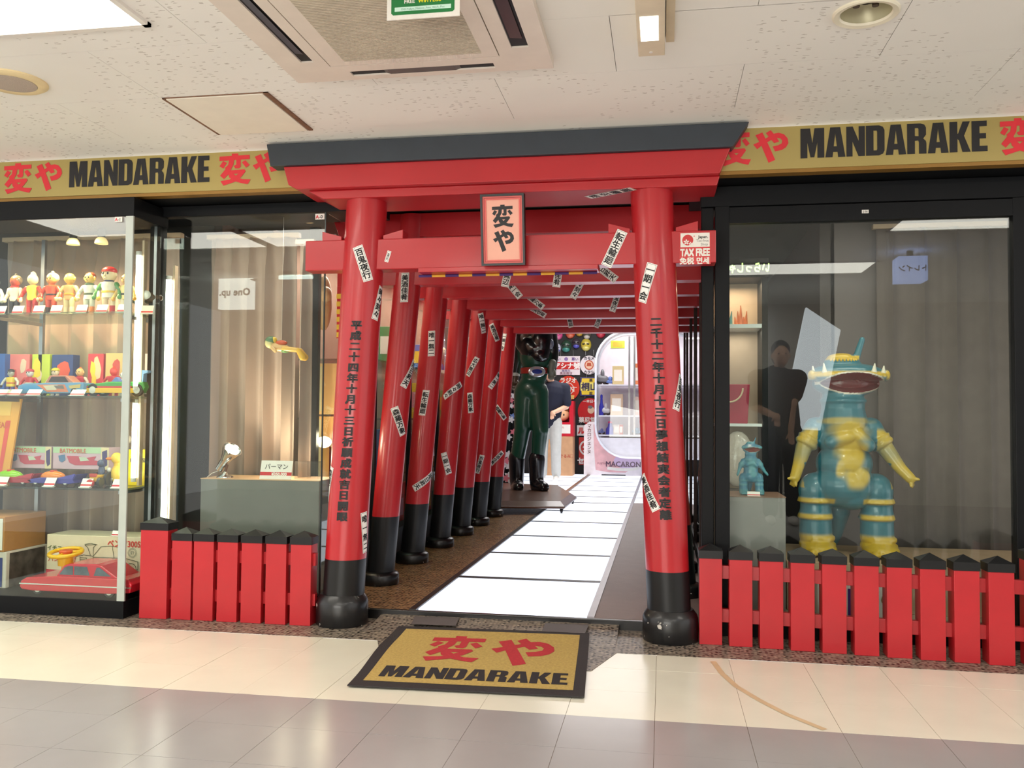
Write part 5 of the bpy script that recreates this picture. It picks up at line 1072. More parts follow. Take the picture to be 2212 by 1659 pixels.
t = thing('display_plinth', 'small grey acrylic plinth in the left corner of the monster window', 'plinth', ((a.x+b.x)/2, .7, .09)); MB().box((a.x-.0, .55, .09), (b.x, .86, .636)).build('body', mat('plinth_grey_b', (150, 146, 142), .35, var=.04), t, bevel=.002); MB().box((a.x, .548, .636), (b.x+.002, .862, .64)).build('top', mat('plinth_brown_top', (146, 112, 92), .45), t)
p = P(1625, 1068, y=.66); monster('little translucent blue monster figure on the small corner plinth', (p.x, .66, .64), .000188, .0045, False)
card(P(1628, 1074, y=.58).x, .575, .64, 'white price tag lying before the little blue monster', w=.06, h=.022, lean=20)
# glazed side cabinet beyond the corner plinth
sd = thing('side_cabinet', 'lit narrow glass cabinet behind the left edge of the monster window', 'cabinet', (.43, .95, .09)); xa, xb_ = .30, P(1648, 800, y=.95).x
MB().box((xa, 1.18, .09), (xb_, 1.2, 1.78)).build('back_panel', mat('cabinet_back', (176, 158, 138), .7), sd); MB().box((xb_-.004, .95, .09), (xb_+.026, 1.2, 1.78)).build('side_post', FRM, sd)
za = P(1600, 600, y=.95).z; MB().box((xa, .94, za), (xb_+.03, 1.2, za+.10)).build('header', FRM, sd)
zb_ = P(1600, 700, y=.95).z; MB().box((xa, .95, zb_-.02), (xb_-.005, 1.18, zb_)).build('shelf', mat('lit_shelf_edge', (232, 240, 236), .3), sd); zc_ = P(1600, 915, y=.95).z; MB().box((xa, .95, zc_-.015), (xb_-.005, 1.18, zc_)).build('shelf', mat('lit_shelf_edge', (232, 240, 236), .3), sd)
word('いらっしゃい', (xa+xb_)/2+.03, za+.052, .058, .03, sx=.75, mapf=at_y(.9385), flip=True).build('led_reflection', mat('led_reflection_green', (190, 250, 120), .4, var=0, emit=1.6, ecol=(206, 255, 140)), sd)  # an LED sign's reflection, modelled as glowing reversed letters on the header
light('AREA', 'cabinet_lamp', ((xa+xb_)/2, 1.05, za-.02), 1.6, (1, .72, .48), .16, .1); light('AREA', 'cabinet_lamp', ((xa+xb_)/2, 1.05, zb_-.03), .9, (1, .85, .7), .16, .1)
t = thing('gift_bag', 'crimson paper gift bag with a cream rope handle in the side cabinet', 'bag', (.42, 1.02, zc_)); bx0, bx1 = .31, P(1620, 900, y=1.0).x; MB().prism([(bx0, zc_), (bx1-.012, zc_), (bx1, zc_+.21), (bx0, zc_+.21)], 1.0, 1.07).build('bag', mat('crimson_paper', (168, 32, 66), .6), t, bevel=.002)
hc = (bx0+bx1)/2-.02; MB().tube([(hc+.07*math.cos(PI+PI*i/12), .993, zc_+.19+.075*math.sin(PI+PI*i/12)) for i in range(13)], .0045, 8).build('handle', mat('cream_rope', (226, 206, 170), .8), t, smooth=True)
t = thing('bagged_toy', 'clear plastic bag with a pale toy below the gift bag', 'toy bag', (.42, 1.0, .64)); mb = MB(); mb.ell((.42, 1.0, .80), (.085, .03, .15), 16); mb.build('bag', mat('clear_wrap', (206, 196, 182), .15, coat=.6, bump=1, bscale=30), t, smooth=True); MB().box((.35, 1.0, .09), (.49, 1.06, .64)).build('stand', mat('stand_dark', (90, 84, 78), .5), t)
for x, c, l in ((.36, (90, 140, 140), 'teal crystal like model on the upper shelf of the side cabinet'), (.44, (206, 120, 80), 'orange flame like model on the upper shelf of the side cabinet')):
    t = thing('model_figure', l, 'model', (x, 1.04, zb_)); mb = MB()
    for k in range(5): mb.cyl((x+.012*(k-2), 1.04+.006*(k % 2), zb_), (x+.016*(k-2), 1.04, zb_+.05+.03*((k*7) % 3)), .014, .002, 6)
    mb.build('spikes', M_(c, .3), t)
curtain('curtain', 'soft brown curtain at the right rear of the monster window', 1.22, 2.05, 1.40, .1, 2.1, 5, .022, 11, mat('brown_curtain', (112, 102, 97), .9, bump=.2, bscale=300))
light('AREA', 'window_lamp', (1.0, .75, 2.08), 5.5, (1, .90, .76), .9, .3, aim=(1.0, 1.0, .8))
light('SPOT', 'statue_lamp', (.7, -.6, 2.25), 46, (1, .93, .82), .1, aim=(1.05, .9, .85), spot=50, blend=.7)
# ================================================================== mirrored things across the corridor
def mir(u, v, ym): p = P(u, v, y=2*.427-ym); return Vector((p.x, ym, p.z))
YS = -3.85
a, b = mir(472, 668, YS), mir(545, 600, YS)
t = thing('light_box_sign', 'pale illuminated shop sign across the corridor, mirrored in the curtained showcase', 'sign', ((a.x+b.x)/2, YS, a.z))
MB().box((a.x, YS-.08, min(a.z, b.z)), (b.x, YS, max(a.z, b.z))).build('box', mat('lit_sign_white', (236, 240, 232), .5, var=0, emit=8, ecol=(236, 240, 232)), t); MB().box(((a.x+b.x)/2-.02, YS-.05, max(a.z, b.z)), ((a.x+b.x)/2+.02, YS-.02, 2.345)).build('hanger', FRM, t)
M2 = Matrix.Translation(((a.x+b.x)/2, YS+.003, (a.z+b.z)/2)) @ Matrix.Rotation(PI, 4, 'Z'); word('One up.', 0, .02, .105, .03, mapf=lambda x, z: tuple(M2 @ Vector((x, 0, z)))).build('lettering', INK, t)
a, b = P(604, 600, z=2.29), P(672, 597, z=2.29); a = Vector((a.x, .854-a.y, 2.29)); b = Vector((b.x, a.y, 2.29))
t = thing('strip_light', 'far ceiling strip lamp mirrored in the curtained showcase', 'strip light', ((a.x+b.x)/2, a.y, 2.29)); MB().cyl(a, b, .018, n=12).build('tube', mat('far_tube', (240, 255, 250), .4, var=0, emit=9, ecol=(232, 255, 248)), t); MB().box((a.x, a.y-.04, 2.31), (b.x, a.y+.04, 2.345)).build('batten', WHITE, t)
a, b = mir(1942, 606, -2.5), mir(2004, 552, -2.5); t = thing('light_box_sign', 'bluish illuminated box sign across the corridor, mirrored in the monster window', 'sign', ((a.x+b.x)/2, -2.5, a.z)); MB().box((min(a.x, b.x), -2.7, a.z), (max(a.x, b.x), -2.5, b.z)).build('box', mat('lit_sign_blue', (170, 190, 240), .5, var=0, emit=4.5, ecol=(170, 190, 245)), t); MB().box(((a.x+b.x)/2-.02, -2.62, b.z), ((a.x+b.x)/2+.02, -2.58, 2.345)).build('hanger', FRM, t)
M2 = Matrix.Translation(((a.x+b.x)/2, -2.497, (a.z+b.z)/2)) @ Matrix.Rotation(PI, 4, 'Z'); word('トレイン', 0, 0, .055, .03, mapf=lambda x, z: tuple(M2 @ Vector((x, 0, z)))).build('lettering', mat('blue_ink', (50, 60, 120)), t)
q = [mir(*w_, -4.7) for w_ in ((1742, 664), (1816, 713), (1772, 930), (1688, 925))]
t = thing('lit_panel', 'leaning white illuminated panel across the corridor, mirrored before the monster', 'panel', (q[3].x, -4.7, 0)); mb = MB(); f = [(v.x, v.z) for v in q]; k0 = (f[0][0]-f[3][0])/(f[0][1]-f[3][1]); k1 = (f[1][0]-f[2][0])/(f[1][1]-f[2][1]); mb.add([], [])
MB().prism(f, -4.8, -4.7).build('panel', mat('lit_panel_white', (232, 238, 240), .5, var=0, emit=6, ecol=(232, 238, 242)), t); mb = MB(); [mb.cyl((f[i_][0], -4.75, f[i_][1]+.02), (f[i_][0], -4.75, 0), .015, n=8) for i_ in (2, 3)]; mb.build('stand_leg', FRM, t)
# ================================================================== INSIDE THE SHOP
# glazed side showcases along the passage
ls_ = thing('side_showcase', 'long glazed showcase full of toys behind the left row of gate pillars', 'showcase', (-1.9, 1.2, ZI))
pane(ls_, (-1.765, 1.16, .25), (-1.758, 5.43, 2.15))
for y in (1.42, 2.2, 3.0, 3.8, 4.6, 5.4): MB().box((-1.775, y, ZI), (-1.745, y+.035, 2.2)).build('mullion', FRM, ls_)
MB().box((-2.64, 1.2, ZI), (-1.76, 5.43, .25)).build('base', FRM, ls_)
LSZ = (.62, 1.0, 1.38)
for z in LSZ: MB().box((-2.3, 1.52, z-.012), (-1.79, 5.4, z)).build('shelf', SHELF, ls_)
MB().box((-2.34, 1.2, .25), (-2.32, 5.43, 2.15)).build('back_panel', mat('showcase_back', (150, 112, 92), .7), ls_)
light('AREA', 'showcase_strip', (-2.0, 3.3, 2.14), 60, (1, .9, .78), .2, 4.0)
rnd = random.Random(5)
PAL = [((206, 50, 44), 'red'), ((232, 190, 50), 'yellow'), ((60, 110, 180), 'blue'), ((226, 120, 50), 'orange'), ((226, 220, 206), 'white'), ((70, 140, 90), 'green'), ((220, 130, 150), 'pink'), ((110, 70, 50), 'brown')]
PLACE = ['in the first gap between the gates', 'in the second gap between the gates', 'in the third gap between the gates', 'in the fourth gap between the gates', 'in the fifth gap between the gates']
for zi, z in enumerate((.25,)+LSZ):
    for gi in range(5):
        y = GC_[0]+.47+.72*gi; lv = ['bottom level', 'low shelf', 'middle shelf', 'upper shelf'][zi]
        (c, cn), (c2, cn2), (c3, _3) = rnd.sample(PAL, 3)
        if (zi+gi) % 3 == 0:
            figure('toy_figure', f'{cn} and {cn2} doll figure on the {lv} of the side showcase {PLACE[gi]}'.replace('of the side showcase ', ''), -1.92, y+.1, z, rnd.uniform(.24, .3), (240, 200, 150), c, c, c2, c3, (240, 200, 150), rz=PI/3)
        else:
            h, wd = rnd.uniform(.2, .3), rnd.uniform(.16, .26)
            t = thing('toy_box', f'{cn} and {cn2} toy box on the {lv} {PLACE[gi]}', 'box', (-1.95, y+.1, z)); MB().box((-2.05, y, z), (-1.86, y+wd, z+h)).build('carton', M_(c, .5), t, bevel=.002); MB().box((-1.86, y+wd*.15, z+h*.15), (-1.8585, y+wd*.85, z+h*.6)).build('printed_panel', M_(c2, .5), t); MB().box((-2.0, y-.0015, z+h*.3), (-1.9, y, z+h*.75)).build('printed_panel', M_(c3, .5), t)
        if zi == 3 and gi < 2:
            pass
# items seen beside the front pillar through the showcase side
a, b = P(727, 720, y=1.2), P(772, 588, y=1.2)
t = thing('wall_banner', 'red hanging banner with a column of yellow squares left of the front pillar', 'banner', ((a.x+b.x)/2, 1.2, a.z)); MB().box((a.x-.0, 1.2, a.z-.03), (b.x+.1, 1.206, b.z+.1)).build('cloth', mat('banner_red', (196, 36, 40), .7), t)
for k in range(6): c = P(733, 640+16.6*k, y=1.2); MB().box((c.x-.017, 1.198, c.z-.015), (c.x+.017, 1.2, c.z+.015)).build('square', mat('banner_yellow', (240, 196, 60), .6), t)
p = P(700, 655, y=1.25); t = thing('bagged_toy', 'tan plush toy in clear wrap left of the red banner', 'toy bag', (p.x, 1.25, p.z)); mb = MB(); mb.ell((p.x, 1.25, p.z), (.05, .05, .17), 14); mb.ell((p.x+.02, 1.22, p.z+.05), (.04, .04, .05)); mb.build('bag', mat('tan_plush', (196, 160, 110), .5, coat=.5, bump=.8, bscale=60), t, smooth=True); MB().cyl((p.x, 1.25, p.z+.15), (p.x, 1.25, 2.19), .002, n=6).build('hook', STEEL, t)
za, zb_ = P(700, 1000, y=1.3).z, P(700, 785, y=1.3).z; zm = P(700, 895, y=1.3).z
for z0, z1, c, l in ((.25, zm-.012, (222, 170, 100), 'lower of the two tan folder boxes left of the front pillar'), (zm, zb_, (216, 176, 112), 'upper of the two tan folder boxes left of the front pillar')):
    t = thing('folder_box', l, 'box', (-2.0, 1.3, z0)); MB().box((-2.12, 1.3, z0), (-1.86, 1.5, z1)).build('carton', M_(c, .7), t, bevel=.003); MB().box((-2.09, 1.297, z0+.02), (-2.05, 1.3, z1-.02)).build('spine_label', M_((196, 186, 140), .7), t)
p = P(700, 955, y=1.1); t = thing('spotlight', 'bright warm spotlight bulb glowing left of the front pillar', 'spotlight', (p.x, 1.1, p.z)); MB().ell((p.x, 1.1, p.z), (.045, .04, .034), 16).build('bulb', mat('bulb_hot', (255, 236, 196), .3, emit=10, ecol=(255, 232, 190)), t, smooth=True); MB().cyl((p.x, 1.13, p.z), (p.x, 1.22, p.z-.02), .02, n=14).build('socket', CHROME, t, smooth=True); MB().cyl((p.x, 1.2, p.z-.03), (p.x, 1.2, .09), .006, n=8).build('stem', FRM, t)
light('POINT', 'bulb_glow', (p.x+.02, 1.02, p.z+.02), 5, (1, .82, .58), .05)
for v, u, l in ((628, 843, 'small hanging spotlight seen between the first two left pillars'),):
    p = P(u, v, y=1.5); pendant(-1.86, 1.62, p.z, l)
# right side: glass sheets in slim dark frames
rs = thing('side_showcase', 'slim framed glass screen just right of the right pillars', 'showcase', (.3, 1.2, ZI))
pane(rs, (.262, .48, .12), (.267, 6.2, 2.02))
BRF = mat('bronze_frame', (58, 44, 38), .35, metal=.5)
for y in (.9, 1.8, 2.8, 3.9, 5.1, 6.2): MB().box((.25, y, ZI), (.28, y+.03, 2.05)).build('mullion', BRF, rs)
MB().box((.255, .48, ZI), (.275, 6.2, .12)).build('base', FRM, rs); MB().box((.255, .48, 2.02), (.275, 6.2, 2.05)).build('top_rail', STEEL, rs)
for k in range(8):
    (c, cn), (c2, cn2) = rnd.sample(PAL, 2); y = 1.55+.55*k; h = rnd.uniform(.3, .6); t = thing('toy_box', f'{cn} and {cn2} box stacked behind the right glass screen, number {k+1} from the front', 'box', (.5, y, ZI)); MB().box((.4, y, ZI), (.62, y+.4, ZI+h+.5)).build('carton', M_(c, .5), t, bevel=.003); MB().box((.3985, y+.05, ZI+.2), (.4, y+.35, ZI+h)).build('printed_panel', M_(c2, .5), t)
# floral cloth on the left, by the rear pillars
p = P(1108, 1040, z=ZI)
t = thing('floral_cloth', 'black cloth with white, blue and pink flowers hanging behind the last left pillar', 'cloth', (-1.95, 7.6, ZI))
ya = 7.6; x0, x1 = P(1085, 900, y=ya).x, P(1128, 900, y=ya).x; mb = MB(); n = 16
for j in range(2):
    for i in range(n+1): mb.v.append((x0+(x1-x0)*i/n, ya+.02*math.sin(i*1.9), (ZI+.02, 2.35)[j]))
for i in range(n): mb.f.append((i, i+1, n+2+i, n+1+i)); mb.m.append(0)
o = mb.build('cloth', mat('black_cloth', (18, 18, 26), .9), t, smooth=True); o.modifiers.new('thick', 'SOLIDIFY').thickness = .006
rf = random.Random(3)
for k in range(46):
    cx, cz = rf.uniform(x0+.03, x1-.03), rf.uniform(.15, 1.75); r = rf.uniform(.022, .045); c = rf.choice([(226, 224, 232), (120, 150, 220), (220, 120, 140), (226, 224, 232)])
    MB().flat([(cx+r*(1+.35*math.cos(5*a))*math.cos(a), cz+r*(1+.35*math.cos(5*a))*math.sin(a)) for a in [i*PI/10 for i in range(20)]], ya-.026-.0002*k).build('flower', M_(c, .8), t)
# ---- statue on its dolly
SY = 6.45; SS = .001305; so = P(1100, 700, y=SY)
sV = lambda X, Y, d=0: Vector((so.x+X*SS, SY+d*SS, so.z-Y*SS))
st = thing('hero_statue', 'large statue in a green suit, black armour and red belt beyond the gates', 'statue', tuple(sV(180, 1500)))
mb = MB(); cp = lambda a, b, r0, r1, q=20: mb.cap(a, b, r0*SS, r1*SS, q)
mb.ell(sV(232, 470), (118*SS, 95*SS, 110*SS), 22); mb.ell(sV(205, 600), (142*SS, 120*SS, 130*SS), 22); mb.ell(sV(235, 300), (135*SS, 110*SS, 150*SS), 22); mb.ell(sV(235, 130), (165*SS, 120*SS, 150*SS), 22); cp(sV(235, 0), sV(235, -110), 62, 60); mb.ell(sV(245, -200), (95*SS, 105*SS, 125*SS), 22)
cp(sV(158, 620), sV(138, 930, -20), 110, 80); cp(sV(138, 930, -20), sV(76, 1250, 30), 76, 64); cp(sV(76, 1250, 30), sV(75, 1450, 40), 64, 55)
cp(sV(262, 620), sV(300, 960, -60), 104, 76); cp(sV(300, 960, -60), sV(264, 1250, 10), 72, 62); cp(sV(264, 1250, 10), sV(262, 1410, 20), 62, 54)
for s_, a in ((-1, [(100, 60, 20), (75, 300, 90), (40, 470, 110)]), (1, [(370, 60, 20), (400, 260, 60), (392, 430, 10)])): cp(sV(*a[0]), sV(*a[1]), 66, 52); cp(sV(*a[1]), sV(*a[2]), 52, 40)
me = skin(mb, .016, 5); paint(me, lambda p: (ss(148, 168, abs((p.x-so.x)/SS-235))*ss(480, 440, (so.z-p.z)/SS), 0, 0)); obj_of('body', me, attr_mat('suit_green', [(26, 74, 58), (24, 26, 28)], .32), st)
SUITB = mat('armour_black', (20, 20, 24), .22, coat=.6)
mb = MB(); mb.ell(sV(235, 60), (180*SS, 130*SS, 165*SS), 24); mb.ell(sV(300, 150, -40), (112*SS, 100*SS, 180*SS), 22); mb.ell(sV(140, 110, -10), (95*SS, 100*SS, 165*SS), 22); mb.ell(sV(200, 200, -60), (80*SS, 75*SS, 85*SS), 18); mb.ell(sV(300, 265, -50), (86*SS, 78*SS, 75*SS), 18); mb.ell(sV(240, 230, -10), (150*SS, 128*SS, 110*SS), 20); mb.ell(sV(290, 290, -50), (90*SS, 84*SS, 70*SS), 18); me = skin(mb, .014, 5); obj_of('chest_armour', me, SUITB, st)
for c_, r_ in ((sV(392, 190, -80), (28, 14, 46)),): MB().ell(c_, [q_*SS for q_ in r_], 14).build('armour_plate', mat('armour_grey', (130, 138, 160), .25, coat=.4), st, smooth=True)
mb = MB(); mb.lathe([(116*SS, -28*SS), (124*SS, -26*SS), (124*SS, 26*SS), (116*SS, 28*SS)], tuple(sV(232, 428)), 30, ry=.86); bl = mb.build('belt', mat('belt_red', (156, 40, 30), .4), st, smooth=True)
dirb = Vector((.35, -.94, 0)); bc = sV(232, 440)+dirb*(112*SS); Mb = Matrix.Translation(bc) @ dirb.to_track_quat('Z', 'Y').to_matrix().to_4x4()
MB().lathe([(66*SS, -6*SS), (68*SS, 10*SS), (58*SS, 18*SS), (2*SS, 20*SS)], n=28, M=Mb @ Matrix.Diagonal((1.15, .72, 1, 1))).build('buckle', mat('buckle_silver', (206, 210, 216), .2, metal=.5), bl, smooth=True); MB().lathe([(46*SS, 14*SS), (40*SS, 28*SS), (2*SS, 34*SS)], n=24, M=Mb @ Matrix.Diagonal((1.1, .5, 1, 1))).build('buckle_jewel', mat('jewel_blue', (40, 60, 140), .1, coat=.8), bl, smooth=True)
BOOT = mat('boot_black', (24, 26, 32), .25, coat=.5)
for (kx, ax, tx_, d0) in ((74, 74, 70, 30), (264, 262, 262, -14)):
    top, ank = sV(kx, 1215, d0), sV(ax, 1440 if ax < 100 else 1432, d0+10); mb = MB(); mb.cap(ank, top, 64*SS, 76*SS, 22); toe = ank+Vector((85*SS*(.9 if ax > 100 else .35), -95*SS, -35*SS)); mb.cap(ank+Vector((0, 20*SS, -30*SS)), toe, 64*SS, 52*SS, 18); mb.ell(tuple(ank+Vector((0, 30*SS, -50*SS))), (62*SS, 70*SS, 40*SS)); me = skin(mb, .014, 4); obj_of('boot', me, BOOT, st)
GLV = mat('glove_brown', (74, 54, 40), .4, coat=.3)
for (c, d, cc) in (((38, 520), 100, GLV), ((392, 425), 0, mat('glove_grey', (120, 126, 116), .4))):
    mb = MB(); c0 = sV(*c, d); mb.ell(c0, (30*SS, 36*SS, 50*SS), 16); mb.cap(sV(c[0]+8, c[1]-70, d), c0, 36*SS, 32*SS)
    for k in range(4): mb.cap(c0+Vector(((k-1.5)*16*SS, -10*SS, -40*SS)), c0+Vector(((k-1.5)*14*SS, -30*SS, -(85-8*abs(k-1.5))*SS)), 11*SS, 8*SS, 8)
    mb.cap(c0+Vector((30*SS, -20*SS, -5*SS)), c0+Vector((42*SS, -40*SS, -50*SS)), 12*SS, 9*SS, 8); me = skin(mb, .009, 2); obj_of('glove', me, cc, st)
mb = MB(); mb.cyl(sV(38, 470, 105), sV(38, 440, 105), 46*SS, n=18); mb.build('cuff', mat('cuff_silver', (180, 184, 180), .3), st, smooth=True)
# dolly under the statue
zd = .15
dq = [P(1062, 1096, z=.115), P(1220, 1097, z=.115), P(1246, 1076, z=.115), P(1210, 1054, z=.115), P(1060, 1048, z=.115)]
do = thing('statue_dolly', 'dark brown wheeled dolly carrying the green statue', 'dolly', (dq[0].x+.4, dq[0].y+.8, ZI))
mb = MB(); c0 = sum((Vector((v.x, v.y, 0)) for v in dq), Vector())/5; n = 5
mb.v = [(v.x, v.y, .105) for v in dq]+[(c0.x+(v.x-c0.x)*1.0, c0.y+(v.y-c0.y)*1.0, .125) for v in dq]+[(c0.x+(v.x-c0.x)*.86, c0.y+(v.y-c0.y)*.86, .165) for v in dq]
for r in range(2):
    for i in range(n): j = (i+1) % n; mb.f.append((r*n+i, r*n+j, (r+1)*n+j, (r+1)*n+i)); mb.m.append(0)
mb.f += [tuple(range(n))[::-1], tuple(range(2*n, 3*n))]; mb.m += [0, 0]
mb.build('deck', mat('dolly_brown', (92, 64, 50), .35, coat=.2), do, bevel=.01)
for v in (dq[0], dq[1], dq[2], dq[3]):
    q = Vector((c0.x+(v.x-c0.x)*.9, c0.y+(v.y-c0.y)*.9, 0)); mb = MB(); mb.cyl((q.x, q.y, .105), (q.x, q.y, .085), .02, n=12); mb.box((q.x-.014, q.y-.02, .065), (q.x-.01, q.y+.02, .09)); mb.box((q.x+.01, q.y-.02, .065), (q.x+.014, q.y+.02, .09)); o = mb.build('caster', FRM, do); MB().lathe([(.012, -.009), (.024, -.009), (.024, .009), (.012, .009)], n=18, M=Matrix.Translation((q.x, q.y, ZI+.025)) @ Matrix.Rotation(PI/2, 4, 'Y')).build('wheel', TYRE, o, smooth=True)
# ---- shopper behind the statue
def person(PX, PY, Z0, label, shirt, trou, turn=0):
    pe = thing('person', label, 'person', (PX, PY, Z0), rz=turn)
    B_ = lambda x, y, z: (PX+x, PY+y, Z0+z)
    mb = MB(); mb.cap(B_(0, .02, 1.0), B_(.06, 0, 1.36), .15, .17, 18); mb.cap(B_(-.14, 0, 1.42), B_(.22, .0, 1.42), .075, .075); mb.cap(B_(.05, -.02, 1.45), B_(.03, -.04, 1.54), .055, .05); mb.ell(B_(.02, -.07, 1.64), (.08, .1, .12), 18)
    mb.cap(B_(.24, 0, 1.4), B_(.27, -.02, 1.14), .055, .045); mb.cap(B_(.27, -.02, 1.14), B_(.1, -.2, 1.05), .042, .032); mb.cap(B_(-.16, 0, 1.4), B_(-.08, -.1, 1.16), .055, .045); mb.cap(B_(-.08, -.1, 1.16), B_(-.06, -.14, .92), .042, .032)
    for hx, hz, hy in ((.08, 1.03, -.23), (-.06, .86, -.15)):
        mb.ell(B_(hx, hy, hz), (.035, .025, .05), 12)
        for f_ in range(4): mb.cap(B_(hx-.025+.016*f_, hy-.005, hz-.035), B_(hx-.025+.016*f_, hy-.03, hz-.085+.006*abs(f_-1)), .0095, .008, 8)
        mb.cap(B_(hx+.035, hy-.01, hz), B_(hx+.05, hy-.035, hz-.035), .011, .009, 8)
    for sx_ in (-.08, .1): mb.cap(B_(sx_, 0, .92), B_(sx_*1.1, -.01, .48), .085, .055); mb.cap(B_(sx_*1.1, -.01, .48), B_(sx_*1.15, .02, .08), .055, .04); mb.cap(B_(sx_*1.15, .03, .04), B_(sx_*1.2, -.15, .035), .04, .032)
    mb.ell(B_(.02, -.165, 1.625), (.014, .02, .018), 8); [mb.ell(B_(.02+s_*.083, -.06, 1.63), (.012, .02, .03), 8) for s_ in (-1, 1)]
    me = skin(mb, .0085, 4); obj_of('body', me, mat('person_skin', (226, 178, 148), .5), pe)
    mb = MB(); mb.cap(B_(0, .02, .96), B_(.06, .01, 1.36), .175, .19, 20); mb.cap(B_(-.15, .01, 1.42), B_(.24, .01, 1.42), .09, .09); mb.cap(B_(.24, 0, 1.41), B_(.268, -.015, 1.2), .085, .08); mb.cap(B_(-.16, 0, 1.41), B_(-.11, -.06, 1.25), .08, .075); me = skin(mb, .012, 4); obj_of('shirt', me, shirt, pe)
    mb = MB(); mb.ell(B_(.01, 0, .93), (.18, .13, .13), 18)
    for sx_ in (-.085, .1): mb.cap(B_(sx_, 0, .9), B_(sx_*1.1, -.005, .48), .105, .082); mb.cap(B_(sx_*1.1, -.005, .48), B_(sx_*1.15, .02, .12), .082, .075)
    me = skin(mb, .012, 4); obj_of('trousers', me, trou, pe)
    mb = MB(); mb.ell(B_(.02, -.04, 1.69), (.092, .105, .1), 18); mb.ell(B_(.02, .0, 1.64), (.088, .075, .11), 18); mb.build('hair', mat('dark_hair', (26, 22, 22), .5), pe, smooth=True)
    for sx_ in (-.095, .117): mb = MB(); mb.cap(B_(sx_, .03, .045), B_(sx_*1.05, -.17, .04), .045, .04); mb.build('shoe', WHITE, pe, smooth=True)
    mb = MB(); [mb.ell(B_(.02+s_*.032, -.158, 1.65), (.011, .008, .008), 8) for s_ in (-1, 1)]; mb.build('eye', M_((30, 24, 22)), pe, smooth=True)
po = P(1185, 1036, y=9.6)
person(po.x, 9.6, ZI, 'person in a navy shirt and pale trousers standing behind the green statue', mat('navy_shirt', (20, 24, 44), .85), mat('pale_trousers', (196, 196, 190), .85, bump=.4, bscale=25))
v = mir(1690, 905, -4.25)
person(v.x, -4.25, 0, 'person in dark clothes standing in the corridor, a dim reflection in the monster window', mat('dark_coat', (30, 30, 34), .9), mat('dark_jeans', (36, 38, 46), .9), PI)
# ---- back wall: masks, enamel signs
WB = 11.6
def mask(u, v, w_, c, jaw, label, visor=(30, 28, 30)):
    p = P(u, v, y=WB); t = thing('toy_mask', label, 'mask', (p.x, WB, p.z), 'moulded masks on the black back wall'); r = w_*.0078/2
    MB().ell((p.x, WB-.004, p.z), (r, .07, r*1.22), 20).build('shell', M_(c, .25), t, smooth=True); MB().ell((p.x, WB-.03, p.z-r*.62), (r*.72, .05, r*.55), 16).build('jaw', M_(jaw, .3), t, smooth=True)
    mb = MB(); [mb.ell((p.x+s_*r*.38, WB-.062, p.z+r*.12), (r*.3, .02, r*.16), 10) for s_ in (-1, 1)]; mb.build('visor', M_(visor, .1), t, smooth=True)
mask(1223, 748, 24, (48, 76, 60), (60, 140, 130), 'dark green mask with a teal jaw on the back wall'); mask(1245, 742, 20, (70, 60, 70), (90, 90, 190), 'plum mask with a lilac jaw on the back wall'); mask(1266, 745, 24, (206, 186, 70), (230, 220, 120), 'yellow mask with a dark visor on the back wall')
mask(1204, 752, 17, (206, 206, 226), (80, 90, 190), 'white and blue mask half hidden by the statue', (40, 50, 120)); mask(1206, 723, 20, (226, 90, 150), (226, 110, 160), 'pink mask in the upper row of the back wall'); mask(1232, 719, 22, (214, 80, 50), (226, 120, 90), 'orange red mask in the upper row of the back wall')
mask(1252, 716, 20, (70, 60, 40), (200, 160, 60), 'brown and gold mask in the upper row of the back wall'); mask(1268, 722, 20, (90, 90, 80), (206, 200, 190), 'grey mask with a pale jaw in the upper row of the back wall'); mask(1298, 718, 22, (196, 30, 60), (206, 60, 80), 'crimson mask above the capsule display case')
def esign(u0, u1, v0, v1, label, base, parts, words, round_=False):
    a, b = P(u0, v1, y=WB-.03), P(u1, v0, y=WB-.03); t = thing('enamel_sign', label, 'sign', ((a.x+b.x)/2, WB-.03, a.z)); wd, ht = b.x-a.x, b.z-a.z; f = lambda s_, q_: (a.x+s_*wd, a.z+q_*ht)
    if round_: MB().prism([f(.5+.5*math.cos(i*PI/20), .5+.5*math.sin(i*PI/20)) for i in range(40)], WB-.03, WB-.015).build('plate', M_(base, .2), t)
    else: MB().box((a.x, WB-.03, a.z), (b.x, WB-.015, b.z)).build('plate', M_(base, .2), t, bevel=.004)
    for k, (c, q_) in enumerate(parts): MB().flat([f(*z_) for z_ in q_], WB-.0315-.0006*k).build('printed_shape', M_(c, .3), t)
    for k, (s_, cx, cz, sz, bd, c, *vv) in enumerate(words): word(s_, *f(cx, cz), sz, bd, bool(vv), .98, mapf=at_y(WB-.036)).build('lettering', M_(c, .4), t)
    mb = MB(); [mb.cyl((f(s_, 1)[0], WB-.022, b.z), (f(s_, 1)[0], WB-.022, b.z+.1), .004, n=6) for s_ in (.3, .75)]; mb.build('hanging_wire', STEEL, t)
C_ = lambda cx, cz, r, asp=1.: [(cx+r*math.cos(i*PI/12), cz+r*asp*math.sin(i*PI/12)) for i in range(24)]
RD, WH_ = (206, 40, 40), (238, 226, 232)
esign(1193, 1253, 769, 810, 'white and red rectangular enamel sign with large white characters', WH_, [(RD, [(.02, .3), (.98, .3), (.98, .68), (.02, .68)]), ((150, 120, 180), C_(.5, .84, .07, 1.4))], [('アシナ號', .53, .49, .115, .035, (250, 240, 236)), ('強い', .18, .84, .06, .02, (120, 90, 150)), ('悪い', .82, .84, .06, .02, (120, 90, 150)), ('発売元', .5, .22, .05, .01, (120, 100, 150)), ('奥田商店', .5, .09, .055, .01, (150, 100, 120))])
